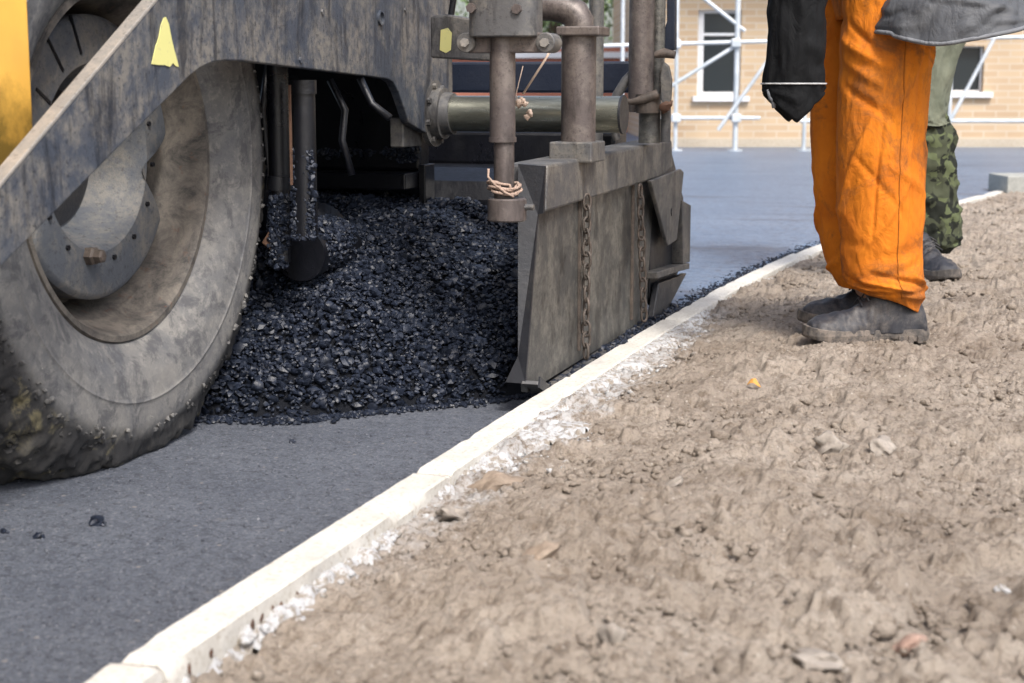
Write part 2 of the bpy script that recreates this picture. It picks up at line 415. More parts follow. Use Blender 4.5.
# soil bank: real lumps, ruts and crumbs
ya = np.concatenate([-np.geomspace(.5, 30, 12)[::-1]+1.2, [], 1.2*np.exp(np.arange(0, math.log(11.5/1.2), .0026)), np.geomspace(11.6, 60, 40)])
xa = np.concatenate([np.arange(-.004, 1.25, .0030), np.geomspace(1.26, 40, 36)])
Y, Xo = np.meshgrid(ya, xa, indexing='ij')
X = kx(Y)+KW+Xo
def soil_z(X, Y, fine=True):
    d = X-kx(Y)-KW
    near = sstep(3.4, 1.8, Y)
    base = .034 - .022*near + (.05+.022*near)*sstep(0, .55, d)
    z = base + .030*fbm(X, Y, 2.1, 3)*sstep(0, .3, d)
    z = z + .020*fbm(X+5, Y, 9, 4, .55)*sstep(-.05, .15, d)
    return z
Z = soil_z(X, Y)
amp = .25+1.4*vn(X*3.2+3, Y*3.2)
n = np.abs(fbm(X+3, Y+7, 19, 5, .58))                         # ridged crumbs
Z += (.017*(np.minimum(n, .55)-.12) + .0055*fbm(X, Y, 60, 4, .7))*amp + .008*fbm(X, Y+3, 7, 3)
cr = np.clip(1-np.abs(fbm(X*1.0, Y*.8, 6.5, 4, .55))*11, 0, 1)*sstep(.46, .62, vn(X*5+31, Y*5))
Z -= .016*cr
cl = sstep(.66, .80, vn(X*26+11, Y*26))*sstep(.5, .75, vn(X*3+1, Y*3+8)); Z += .012*cl
Z += .0042*fbm(X+1, Y, 150, 2) + rng.normal(0, .0007, Z.shape)
c1 = sstep(.60, .72, vn(X*15+41, Y*15))*sstep(.45, .7, vn(X*2.2+5, Y*2.2+3)); Z += .017*c1*(.6+.8*vn(X*60, Y*60))
Z = np.where(Y < 1.1, .05, Z)
o = np_mesh('soil', np.stack([X, Y, Z], -1).reshape(-1, 3), grid_quads(*X.shape), M['soil']); tag(o, kind='structure')

# crumbs of earth strewn on the soil
_gx = np.arange(-1.2, 3.2, .004); _gy = np.arange(1.3, 12.2, .004)
_GX, _GY = np.meshgrid(_gx, _gy, indexing='ij'); _GZ = soil_z(_GX, _GY)
def zs(x, y):
    i = int((x+1.2)/.004); j = int((y-1.3)/.004)
    return float(_GZ[max(0, min(i, len(_gx)-1)), max(0, min(j, len(_gy)-1))])
Pn = []; rn = []
for i in range(20000):
    y = 1.45*math.exp(random.random()*2.0); d = random.random()**1.1*1.15; x = float(kx(y))+KW+d
    if mn.noise(Vector((x*3, y*3, 0))) < random.uniform(-.35, .25): continue
    r = random.choice([.0015, .002, .002, .003, .003, .004, .006])*random.uniform(.7, 1.5)*(1+.12*y)
    z = zs(x, y)
    Pn.append((x, y, z+r*.25)); rn.append(r)
for i in range(1300):
    y = 1.5*math.exp(random.random()*1.7); d = .02+random.random()*1.1; x = float(kx(y))+KW+d
    if mn.noise(Vector((x*2, y*2, 7))) < 0: continue
    r = random.choice([.006, .007, .009, .012, .017])*random.uniform(.8, 1.25); Pn.append((x, y, zs(x, y)+r*.05)); rn.append(r)
V1, F1 = chunks(Pn, rn, .75); mb = np_mesh('soil_crumbs', V1, F1, M['soil'])
tag(mb, 'small dry crumbs of earth strewn over the brown soil', 'soil crumbs', kind='stuff')

def rock(name, pxy, r, m, label, cat, sq=.6, lift=.3, sub=3):
    p = onz(*pxy, .06); z = zs(p[0], p[1]); p = onz(*pxy, z+.01)
    b = MB(); b.stone((p[0], p[1], zs(p[0], p[1])+r*lift), r, sq, sub, .4); b.build(name, M[m], smooth=50)
    tag(bpy.data.objects[bpy.context.scene.collection.objects[-1].name], label, cat)
rock('stone', (828, 444), .030, 'greystone', 'grey angular stone lying on the soil below the orange trousers', 'stone', .7)
rock('stone', (884, 446), .022, 'greystone', 'smaller rough stone just right of the angular grey one', 'stone', .7)
rock('soil_clod', (498, 479), .040, 'clod', 'long lump of brown earth lying against the white kerb edge', 'clod', .45)
rock('soil_clod', (540, 562), .032, 'clod', 'rounded clod of dry earth with dark shadow beneath, lower middle', 'clod', .6)
rock('stone', (612, 632), .016, 'greystone', 'dark upright stone chip half buried at bottom of soil', 'stone', 1.1)
rock('stone', (822, 655), .034, 'greystone', 'pale flat stone sunk in soil near the bottom edge', 'stone', .35, -.05)
rock('brick_fragment', (908, 636), .020, 'brick_bit', 'pinkish brick fragment pressed into the soil, bottom right', 'brick fragment', .5, .2)
rock('stone', (915, 490), .010, 'mortar', 'small whitish stone on the soil at right', 'stone', .6)
rock('stone', (452, 512), .030, 'greystone', 'grey lump beside the mortar along the lower kerb', 'stone', .5, .2)
rock('stone', (1004, 574), .010, 'mortar', 'tiny white stone near the right edge of the photo', 'stone', .6)
rock('stone', (670, 492), .028, 'greystone', 'flat grey stone nearly level with the soil, centre of the bank', 'stone', .3, .05)

# ragged smear of mortar against the kerb, and its crumbs
ym = np.arange(1.6, 4.9, .005); xm = np.arange(-.004, .19, .004)
Ym, Om = np.meshgrid(ym, xm, indexing='ij'); Xm = kx(Ym)+KW+Om
wd = .018+.06*np.exp(-((Ym-3.05)/.13)**2)+.030*sstep(3.2, 3.5, Ym)*sstep(4.9, 4.2, Ym)-.03*sstep(1.9, 1.7, Ym)-.03*np.exp(-((Ym-2.45)/.12)**2)
mask = wd*(1+2.2*fbm(Xm, Ym, 9, 5, .65)) - Om + .02*fbm(Xm+9, Ym, 45, 3)
Zm = np.maximum(soil_z(Xm, Ym), .012)+.004+.018*fbm(Xm+2, Ym, 34, 4, .7)+np.clip(mask, -.03, .010)*1.0
Zm = np.where(mask < -.022, -.05, Zm); Zm = np.minimum(Zm, KT-.004)
gm = grid_quads(*Xm.shape); zc_ = Zm.ravel()[gm].min(1); gm = gm[zc_ > -.02]
haunch = (np.stack([Xm, Ym, Zm], -1).reshape(-1, 3), gm)
Pn = []; rn = []
def mort(n, y0, y1, d0, d1, rs):
    for i in range(n):
        y = random.uniform(y0, y1); d = random.uniform(d0, d1)*random.random()**.6; x = float(kx(y))+KW+d
        if mn.noise(Vector((x*16, y*9, 4))) < -.05: continue
        r = random.choice(rs)*random.uniform(.6, 1.3); Pn.append((x, y, max(zs(x, y), .02)+r*.15)); rn.append(r*.8)
mort(90, 1.8, 2.35, 0, .03, [.005, .007, .010])
mort(150, 2.3, 3.0, 0, .05, [.005, .007, .010])
mort(400, 2.75, 3.25, 0, .16, [.003, .004, .006, .009])
mort(1200, 3.2, 4.6, 0, .12, [.003, .004, .006, .009, .012])
mort(120, 4.6, 6, -.0, .04, [.004, .006, .009])
V1, F1 = chunks(Pn, rn, .8)
hV, hQ = haunch
tag(np_mesh('mortar', np.vstack([V1, hV]), np.vstack([F1, hQ[:, [0, 1, 2]]+len(V1), hQ[:, [0, 2, 3]]+len(V1)]), M['mortar']), 'white crumbled mortar spilt along the soil side of the kerb', 'mortar', kind='stuff')
# brown pockmarks (little clay chips stuck on the kerb's side face)
for (x, y) in hb:
    p = onz(x, y, .03); b = MB(); b.stone((float(kx(p[1]))+KW-.001, p[1], .030), .0045, 1.9, 2, .3); b.build('clay_chip', M['rusty'], KB, smooth=60)

# fallen leaf
m = Mat('orange_leaf'); M['leaf_o'] = m.done((.5, .24, .05), .7)
p = onz(753, 386, .07); z = zs(p[0], p[1])+.012; b = MB()
L = [(-.014, 0), (-.006, .007), (.004, .008), (.013, .003), (.018, 0), (.012, -.005), (.002, -.008), (-.007, -.005)]
vs = [(p[0]+a, p[1]+c*.8, z+.010*math.cos(a*120)+c*.6) for a, c in L]
b.verts_faces([(p[0], p[1], z+.014)]+vs, [(0, i+1, (i+1) % 8+1) for i in range(8)])
o = b.build('leaf', M['leaf_o']); sm = o.modifiers.new('s', 'SOLIDIFY'); sm.thickness = .0008
tag(o, 'small dry orange leaf lying on the soil near the worker\'s boots', 'leaf')

# concrete block at the right
Dk = 11.3; p = atd(1000, 205, 10.6)
b = MB(); rotv = Matrix.Rotation(yaw+.02, 3, 'Z'); cpt = atd(1020, 189, 10.6)
b.box((cpt[0], cpt[1], cpt[2]), (.30, .4, .19), rotv)
tag(b.build('concrete_block', M['block'], bevel=.006), 'grey concrete block standing on the soil beside the far kerb', 'block')

Pn = []; rn = []
for i in range(5200):
    y = 1.5*math.exp(random.random()*.85); x = -1.025-random.random()*1.5*(y/3)
    Pn.append((x, y, .0004)); rn.append(random.choice([.0014, .002, .003, .004])*random.uniform(.7, 1.2))
V1, F1 = chunks(Pn, rn, .6); o = np_mesh('road_grit', V1, F1, M['old_asphalt'])
tag(o, 'fine loose grit scattered over the old asphalt', 'grit', kind='stuff')
# ------------------------------------------------------------------ hot asphalt heap
pe = [onz(x, y, 0) for x, y in [(150, 405), (205, 420), (250, 422), (300, 422), (350, 416), (400, 411), (450, 406), (500, 401), (530, 396)]]
pex = [p[0] for p in pe]; pey = [p[1] for p in pe]
def heap(X, Y):
    y0 = np.interp(X, pex, pey) + .03*fbm(X, Y*0, 9, 3)
    t = (Y-y0)
    top = .39 + .05*np.exp(-((X+1.95)/.22)**2) + .02*fbm(X, Y, 5, 3) - .05*sstep(-1.5, -1.35, X) 
    h = top*(1-np.exp(-np.clip(t, 0, 9)/.42*1.05))/(1-math.exp(-2.6)) + .012*sstep(0, .02, t) + .045*fbm(X+2, Y, 7, 4)*sstep(0, .3, t)
    return np.where(t < 0, -.03, h)
xs_ = np.arange(-2.9, -1.085, .01); ysg = np.arange(2.85, 4.26, .01)
X, Y = np.meshgrid(xs_, ysg, indexing='ij'); Z = heap(X, Y)-.014
chunk_V = []; chunk_F = []
N = 50000
px_ = rng.uniform(-2.45, -1.04, N); py_ = rng.uniform(2.9, 4.25, N); hz = heap(px_, py_)
k = hz > -.01; px_, py_, hz = px_[k], py_[k], hz[k]
r_ = rng.choice([.004, .006, .008, .010, .0145], len(px_), p=[.42, .30, .18, .08, .02])*rng.uniform(.8, 1.2, len(px_))
P = np.stack([px_, py_, hz+rng.uniform(-.006, .006, len(px_))], -1)
k = ~((px_ > -1.16) & (py_ > 3.42)); P = P[k]; r_ = r_[k]
# rolled stones at the foot
n2 = 2600; xx = rng.uniform(-2.2, -1.1, n2); yy = np.interp(xx, pex, pey)+.02-np.abs(rng.normal(0, .026, n2)); P = np.vstack([P, np.stack([xx, yy, np.full(n2, .004)], -1)]); r_ = np.concatenate([r_, rng.uniform(.003, .008, n2)])
V1, F1 = chunks(P, r_)
gv = np.stack([X, Y, Z], -1).reshape(-1, 3); gq = grid_quads(*X.shape)
gt = np.vstack([gq[:, [0, 1, 2]], gq[:, [0, 2, 3]]])
gv = gv + np.array([0, .0, 0])
o = np_mesh('hot_asphalt_heap', np.vstack([gv, V1]), np.vstack([gt, F1+len(gv)]), M['mix'], smooth=True)
o.data.set_sharp_from_angle(angle=R(44))
o.data.materials.append(M['fines']); mi = np.zeros(len(o.data.polygons), np.int32); mi[:len(gt)] = 1; o.data.polygons.foreach_set('material_index', mi)
tag(o, 'heap of loose black hot asphalt mix between the tyre and the screed', 'asphalt mix', kind='stuff')
# loose stones in the narrow strip between end plate and kerb, and along the mat's edge
Pn = []; rn = []
for i in range(2600):
    y = random.uniform(3.45, 4.9); x = random.uniform(-1.055, -1.012); Pn.append((x, y, .012+.026*random.random()+.02*(y-3.4)*random.random())); rn.append(random.uniform(.004, .010))
for i in range(5200):
    y = 4.7+random.random()**1.5*5; x = float(kx(y))-.004-abs(random.gauss(0, .045)); Pn.append((x, y, .040+random.uniform(-.004, .003))); rn.append(random.uniform(.002, .0055))
V1, F1 = chunks(Pn, rn); o = np_mesh('loose_asphalt_stones', V1, F1, M['mix'])
o.data.set_sharp_from_angle(angle=R(44))
tag(o, 'loose dark asphalt stones along the inner edge of the kerb', 'asphalt stones', kind='stuff')
for i, ((x, y), r, lb) in enumerate([((97, 525), .011, 'largest black asphalt crumb on the bare road in front of the tyre'), ((38, 538), .008, 'middle sized black crumb left of the largest on the road'), ((4, 533), .006, 'small black crumb at the left edge of the road'), ((292, 443), .006, 'black crumb alone on the road below the heap')]):
    p = onz(x, y, 0); b = MB(); b.stone((p[0], p[1], r*.5), r, .8, 2, .45); b.stone((p[0]+r*1.1, p[1], r*.3), r*.55, .8, 2, .4)
    tag(b.build('asphalt_crumb', M['mix'], smooth=40), lb, 'crumb')

# ------------------------------------------------------------------ paver
PV = empty('asphalt_paver', (-1.84, 2.78, 0))
tag(PV, 'big grimy road paving machine with dusty tyre and grey steel frame', 'road paver')
# wheel: rim mesh with tyre, hub plate, nut beneath it
rimp = [(.142, .352), (.150, .349), (.150, .338), (.140, .332), (.115, .328), (.085, .318), (.055, .306), (.02, .292), (-.02, .285), (-.05, .20), (-.05, .03), (-.06, .03), (-.045, .29), (-.10, .31), (-.14, .352), (-.13, .358), (0, .345), (.13, .358)]
RM = MB().lathe(rimp, WC, 128).build('wheel', M['rim'], PV, smooth=40)
prof = []
half = [(.128, .345), (.150, .356), (.172, .385), (.186, .42), (.190, .452), (.1915, .463), (.1935, .467), (.1915, .471), (.191, .49), (.190, .512), (.187, .527), (.180, .545), (.168, .572), (.150, .597), (.122, .620), (.085, .636), (.04, .642), (0, .643)]
def dens(pts, k=3):
    o_ = []
    for a, b_ in zip(pts, pts[1:]):
        for i in range(k): o_.append((a[0]+(b_[0]-a[0])*i/k, a[1]+(b_[1]-a[1])*i/k))
    return o_+[pts[-1]]
hd = dens(half); prof = hd + [(-x, r) for x, r in reversed(hd[:-1])] + [(-.12, .335), (.12, .335)]
def tyfn(x, r, th):
    v = Vector((x*22, r*math.cos(th)*22, r*math.sin(th)*22))
    a = max(0, min(1, (r-.535)/.04))
    d = a*(.019*mn.fractal(v, .8, 2.1, 4) + .004*max(0, mn.noise(v*2.3+Vector((5, 0, 0))))*2)
    # chewed shoulder blocks
    blk = a*max(0, min(1, (.5-abs(((th*28/math.pi) % 1)-.5))*8)) * (1 if x > -.2 and abs(x) > .10 else 0)
    d -= .0035*(1-min(1, blk)) if abs(x) > .10 and a > .3 else 0
    flat = 0
    return x, r+d+ .0012*mn.noise(v*.4)
def squash(mb):
    for v in mb.bm.verts:
        if v.co.z < .06:
            q = (.06-v.co.z)/.06; sg = 1 if v.co.x > WC[0] else -1
            if abs(v.co.x-WC[0]) < .3: v.co.x += sg*.012*min(q, 1.2)
        if v.co.z < .003: v.co.z = .003
    return mb
TY = squash(MB().lathe(prof, WC, 720, tyfn)).build('tyre', M['tyre'], RM, smooth=180)
# mud and stones caked on the shoulder
Pn = []; rn = []
for i in range(6500):
    th = random.uniform(0, 2*math.pi); q_ = random.gauss(0, 1); x = .152+.016*q_; r = .578-.022*q_
    if mn.noise(Vector((th*7, q_, 0))) < -.15 or WC[2]+r*math.sin(th) < .02: continue
    Pn.append((WC[0]+x, WC[1]+r*math.cos(th), WC[2]+r*math.sin(th))); rn.append(random.choice([.002, .003, .004, .006, .008]))
V1, F1 = chunks(Pn, rn, .9); o = np_mesh('caked_mud', V1, F1, M['tyre'], RM); o['kind'] = 'stuff'; o.data.set_sharp_from_angle(angle=R(35))
# hub plate with scalloped outline and a deep bowl
def hubr(th):
    r = .280
    for a0, wd, dp in ((-11, 15, .10), (47, 15, .10), (200, 12, .07)):
        d = ((math.degrees(th)-a0+180) % 360)-180
        if abs(d) < wd*1.6: r -= dp*(.5+.5*math.cos(math.pi*min(1, abs(d)/(wd*1.35))))**.75
    return r
hubp = [(.030, 1.0), (.082, 1.0), (.090, .975), (.092, .95), (.092, .665), (.084, .640), (.020, .58), (-.018, .52), (-.024, 0.001), (-.035, .001), (-.035, .8), (.0, .95)]
n = 256; mb = MB(); rings = []
for k in range(n):
    th = 2*math.pi*k/n; hr = hubr(th); row = []
    for (x, f) in hubp:
        r = f*hr if f > .7 else f*.280
        row.append(mb.bm.verts.new((WC[0]+x, WC[1]+r*math.cos(th), WC[2]+.012+r*math.sin(th))))
    rings.append(row)
mm = len(hubp)
for k in range(n):
    a, b_ = rings[k], rings[(k+1) % n]
    for j in range(mm): mb.bm.faces.new((a[j], a[(j+1) % mm], b_[(j+1) % mm], b_[j]))
HB = mb.build('hub_plate', M['hub'], RM, smooth=35)
for p0, p1 in (((70, 15), (81, 54)), ((47, 38), (63, 71)), ((36, 89), (50, 103))):
    a = onx(*p0, WC[0]+.0925); b_ = onx(*p1, WC[0]+.0925); dv = Vector(b_-a); ang = math.atan2(dv.z, dv.y)
    MB().box(Vector((a+b_)/2), (.004, dv.length, .006), Matrix.Rotation(ang, 3, 'X')).build('groove_shade', M['black'], RM)  # raised black strips paint the shade inside radial grooves
a = onx(92, 256, WC[0]+.10)
MB().lathe([(-.01, .001), (-.01, .019), (.006, .019), (.010, .016), (.010, .015), (.024, .014), (.027, .010), (.027, .001)], a, 6).build('wheel_nut', M['chain'], RM, bevel=.002)
MB().lathe([(0, .0006), (0, .143), (.006, .140), (.010, .05), (.03, .045), (.03, .0006)], (WC[0]-.022, WC[1], WC[2]+.012), 64).build('hub_cap', M['darksteel'], RM, smooth=40)
for k in range(9):       # small bolts round the bowl
    th = R(-150+k*24); r = .205
    MB().lathe([(0, .0006), (0, .0055), (.006, .0055), (.006, .0006)], (WC[0]+.091, WC[1]+r*math.cos(th), WC[2]+.012+r*math.sin(th)), 6).build('hub_bolt', M['black'], RM)
# axle housing and chassis behind
MB().tube([(-2.9, WC[1], WC[2]), (-1.88, WC[1], WC[2])], .11).build('axle', M['black'], PV, smooth=40)
MB().bb((-3.4, 1.1, .34), (-2.12, 3.42, 1.5)).build('chassis', M['black'], PV, bevel=.01)
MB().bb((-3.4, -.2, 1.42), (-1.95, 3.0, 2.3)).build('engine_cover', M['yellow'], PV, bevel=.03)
fw = MB().lathe(prof, (-3.7, WC[1], WC[2]+.06), 96).build('far_tyre', M['tyre'], PV, smooth=180)
# yellow side panel at the left
YE = ony(31, 60, 2.30)[0]
p = onx(31, 60, -1.60); ye = p[1]
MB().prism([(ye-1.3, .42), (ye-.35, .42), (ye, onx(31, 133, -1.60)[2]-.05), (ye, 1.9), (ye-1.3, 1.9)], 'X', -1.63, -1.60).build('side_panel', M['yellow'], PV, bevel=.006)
MB().bb((-1.70, ye-.03, .60), (-1.632, ye-.004, 1.9)).build('panel_flange', M['orange_paint'], PV, bevel=.003)

# frame side member with the sloping arm (tow arm)
def yz(x, y, X): p = onx(x, y, X); return (p[1], p[2])
XF = -1.50
cut = [yz(*q, XF) for q in [(0, 268), (60, 207), (120, 146), (178, 88), (190, 76), (200, 68), (212, 62.5), (225, 60.5), (245, 61), (260, 63), (375, 77), (388, 79), (394, 83), (399, 93), (409, 123)]]
pl = [(1.62, .235)] + cut + [yz(426, 133, XF), yz(449, 96, XF), (yz(451, 0, XF)[0], 1.62), (3.8, 1.66)]
ta, tb = yz(0, 188, XF), yz(158, 0, XF); sl_ = (tb[1]-ta[1])/(tb[0]-ta[0])
pl += [(3.8, ta[1]+sl_*(3.8-ta[0])), (1.62, ta[1]+sl_*(1.62-ta[0]))]
FR = MB().prism(pl, 'X', XF, XF-.022).build('frame_side', M['frame'], PV, bevel=.003)
# worn bright top edge strip of the arm
q0 = Vector((XF-.012, 1.62, ta[1]+sl_*(1.62-ta[0]))); q1 = Vector((XF-.012, 3.79, ta[1]+sl_*(3.79-ta[0])))
dv = q1-q0; nrm = Vector((0, -dv.z, dv.y)).normalized()
MB().box((q0+q1)/2+nrm*.0035, (.028, dv.length, .007), Matrix.Rotation(math.atan2(dv.z, dv.y), 3, 'X')).build('arm_edge', M['edge'], FR, bevel=.002)
# sticker, worn
st = [(165, 17), (168, 24), (171, 40), (174, 52), (178, 67), (175, 66), (172, 63), (169, 67), (164, 65), (158, 65), (151, 64), (155, 46), (158, 38), (160, 26), (163, 18)]
MB().prism([yz(*q, XF) for q in st], 'X', XF+.0006, XF+.002).build('warning_sticker', M['sticker'], FR)
c = onx(380, 18, XF)
MB().lathe([(0, .014), (.006, .014), (.006, .018), (0, .018)], (XF, c[1], c[2]), 32).build('plug_ring', M['frame'], FR, smooth=40)
for q in [(322, 12), (300, 60), (405, 10)]:
    c = onx(*q, XF); MB().lathe([(0, .0006), (0, .007), (.004, .007), (.004, .0006)], (XF, c[1], c[2]), 6).build('bolt', M['frame'], FR, bevel=.001)
# tan foot block at the end of the cut-out, rear side plate
a = onx(397, 122, -1.53); b_ = onx(418, 146, -1.53)
MB().bb((-1.562, a[1]+.03, b_[2]), (-1.524, b_[1]+.02, a[2]+.01)).build('foot_block', M['steel'], PV, bevel=.004)
# inside wheel well: dark struts between wheel and heap
def vpost(name, x, wpx, y0, y1, Y, m, parent=PV, n=24, bevel=0):
    a = ony(x, y0, Y); b_ = ony(x, y1, Y); dp = (a-C0)@fwd; r = wpx/2*dp/F
    return MB().tube([a, (a[0], Y, b_[2])], r, n).build(name, M[m], parent, smooth=40)
vpost('hydraulic_strut', 303, 24, 86, 235, 3.30, 'black')
vpost('strut_cap', 303, 27, 80, 94, 3.298, 'black')
a = ony(289, 85, 3.25); MB().bb((a[0]-.002, 3.25, ony(289, 185, 3.25)[2]), (a[0]+.002, 3.256, a[2])).build('strut_edge', M['rusty'], PV)
vpost('marker_rod', 277, 22, 60, 180, 3.36, 'black')
vpost('rod_joint', 279, 24, 176, 190, 3.34, 'black')
vpost('rod_joint', 280, 18, 190, 262, 3.34, 'black')
a = ony(271, 240, 3.33); MB().box(a, (.026, .02, .034), Matrix.Rotation(.6, 3, 'Y')).build('orange_marker', M['rusty'], PV, bevel=.003)
# auger: shaft and blades above the heap
ax = ony(322, 248, 3.72); 
mb = MB(); mb.tube([(-3.9, 3.72, ax[2]), (-1.60, 3.72, ax[2])], .035)
AU = mb.build('auger', M['black'], PV, smooth=40)
mb = MB(); V = []
nt_ = 260
for i in range(nt_+1):
    t = i/nt_; x = -1.66-2.1*t; th = t*9*2*math.pi
    for r in (.034, .115): V.append((x, 3.72+r*math.cos(th), ax[2]+r*math.sin(th)))
mb.verts_faces(V, [(2*i, 2*i+1, 2*i+3, 2*i+2) for i in range(nt_)])
o = mb.build('auger_blade', M['black'], AU, smooth=60); sm = o.modifiers.new('s', 'SOLIDIFY'); sm.thickness = .01
# bearing cup at the auger's end
c = ony(322, 250, 3.60); dp = (c-C0)@fwd
MB().tube([(c[0]-.02, 3.66, c[2]+.012), (c[0]+.01, 3.46, c[2]+.004), (c[0]+.01, 3.452, c[2]+.004), (c[0]+.01, 3.4525, c[2]+.004), (c[0]+.008, 3.50, c[2]+.004), (c[0]-.01, 3.60, c[2]+.008), (c[0]-.01, 3.601, c[2]+.008)], [.062, .066, .064, .056, .054, .05, .001], 28, False).build('auger_bearing', M['black'], PV, smooth=40)
Pn = []; rn = []
for i in range(800):
    a_ = random.uniform(-.9, math.pi+.9); Pn.append((c[0]+.068*math.cos(a_), random.uniform(3.47, 3.66), c[2]+.012+.066*math.sin(a_))); rn.append(random.uniform(.005, .010))
V1, F1 = chunks(Pn, rn); o = np_mesh('stuck_mix', V1, F1, M['mix'], PV); o.data.set_sharp_from_angle(angle=R(44)); o['kind'] = 'stuff'

Pn = []; rn = []
for i in range(900):
    k_ = random.random()
    if k_ < .45: q = ony(303+random.uniform(-11, 11), 238-88*random.random()**1.8, 3.282)
    elif k_ < .7: q = ony(279+random.uniform(-9, 9), random.uniform(195, 268), 3.322)
    elif k_ < .85: q = ony(random.gauss(407, 6), random.uniform(146, 162), 4.1)
    else: q = ony(random.uniform(318, 415), random.gauss(152, 2), 4.09)
    Pn.append(q); rn.append(random.uniform(.003, .009))
V1, F1 = chunks(Pn, rn, 1.); o = np_mesh('stuck_mix', V1, F1, M['mix'], PV); o['kind'] = 'stuff'; o.data.set_sharp_from_angle(angle=R(40))
for q in ([(268, 66), (262, 110), (268, 170), (262, 230)], [(330, 80), (345, 110), (342, 140), (352, 175)], [(360, 78), (372, 104), (390, 118)]):
    MB().tube([ony(*p_, 3.55) for p_ in q], .009, 10).build('hose', M['black'], PV, smooth=180)
# screed body
YS = 4.28
sb = MB(); sb.prism([(YS, .055), (YS, .42), (YS+.03, .47), (YS+.1, .505), (4.86, .50), (4.86, .055)], 'X', -4.2, -1.14)
SC = sb.build('screed', M['black'], PV, bevel=.006)
MB().bb((-3.9, 4.22, .50), (-1.62, 4.30, 1.15)).build('screed_hood', M['black'], PV, bevel=.01)
a = ony(285, 152, 4.16)
MB().bb((-2.6, 4.10, .455), (ony(405, 160, 4.1)[0], 4.279, .50)).build('deflector_rail', M['black'], PV, bevel=.004)
MB().bb((ony(405, 160, 4.1)[0]+.0, 4.20, .30), (ony(408, 160, 4.1)[0]+.012, 4.276, .52)).build('deflector_rib', M['black'], PV, bevel=.003)
a = ony(425, 181, 4.276); MB().lathe([(0, .001), (0, .008), (.004, .008), (.004, .001)], a, 6).build('bolt', M['edge'], SC)
# unseen deck and wheel cover, added to shade the wheel well and heap
MB().bb((-3.4, 3.0, 1.36), (-1.56, 4.75, 1.46)).build('unseen_shade_deck', M['frame'], PV, bevel=.01)
MB().bb((-2.2, 1.9, 1.36), (-1.53, 3.0, 1.40)).build('unseen_shade_fender', M['frame'], PV, bevel=.01)
MB().bb((-2.15, 3.0, .9), (-2.10, 4.2, 1.36)).build('inner_panel', M['black'], PV)
# telescopic tube and flange
yt = 4.03; c = ony(520, 114, yt); zt = c[2]; xl = ony(447, 115, yt)[0]; xr = ony(622, 115, yt)[0]
TB = MB().tube([(xl-.06, yt, zt), (xr+.0, yt, zt)], .047, 40).build('telescopic_tube', M['chrome'], PV, smooth=40)
MB().tube([(xr-.0, yt, zt), (xr+.006, yt, zt)], .050, 32).build('tube_cap', M['darksteel'], TB, smooth=40)
mb = MB(); mb.tube([(xl-.045, yt, zt), (xl-.03, yt, zt), (xl-.03, yt, zt), (xl-.005, yt, zt), (xl-.005, yt, zt), (xl+.02, yt, zt)], [.088, .088, .068, .068, .056, .054], 40)
FL = mb.build('tube_flange', M['steel'], TB, smooth=40)
for k in range(8):
    th = k*math.pi/4+.3; MB().tube([(xl-.03, yt+.075*math.cos(th), zt+.075*math.sin(th)), (xl-.02, yt+.075*math.cos(th), zt+.075*math.sin(th))], .008, 6).build('flange_bolt', M['steel'], TB)
# navy cross beam
yb = 4.9; a = ony(452, 62, yb); b_ = ony(645, 93, yb)
MB().bb((a[0]-.35, yb, b_[2]), (b_[0], yb+.12, a[2])).build('cross_beam', M['navy'], PV, bevel=.008)
a = ony(430, 165, 4.7); b_ = ony(515, 135, 4.7)
MB().bb((-2.4, 4.66, .5), (-1.17, 4.82, .60)).build('screed_back', M['black'], PV, bevel=.01)
# rear frame column (light grey) between frame side and tube
a = ony(396, 0, 4.18); b_ = ony(452, 92, 4.18)
MB().bb((ony(412, 60, 4.2)[0], 4.16, .70), (ony(448, 60, 4.2)[0], 4.24, 1.6)).build('rear_column', M['steel'], PV, bevel=.006)
for q in [(436, 82), (441, 79)]:
    c = ony(*q, 4.155); MB().tube([c, c-np.array([0, .012, 0])], .011, 6).build('bolt', M['steel'], PV)

# bracket box with yellow patch
YB = 3.62
a = ony(430, 16, YB); b_ = ony(492, 62, YB)
BX = MB().prism([(a[0], ony(430, 58, YB)[2]), (a[0], a[2]), (ony(445, 16, YB)[0], a[2]+.004), (b_[0]+.03, ony(492, 24, YB)[2]), (b_[0]+.03, b_[2])], 'Y', YB, YB+.09).build('bracket_box', M['steel'], PV, bevel=.005)
st = [(441, 30), (448, 28), (452, 33), (451, 50), (446, 53), (440, 50)]
MB().prism([(ony(*q, YB)[0], ony(*q, YB)[2]) for q in st], 'Y', YB-.0006, YB-.002).build('yellow_patch', M['sticker'], BX)
MB().tube([ony(455, -12, 3.8), ony(451, 16, 3.8)], .008).build('hose', M['black'], PV, smooth=40)

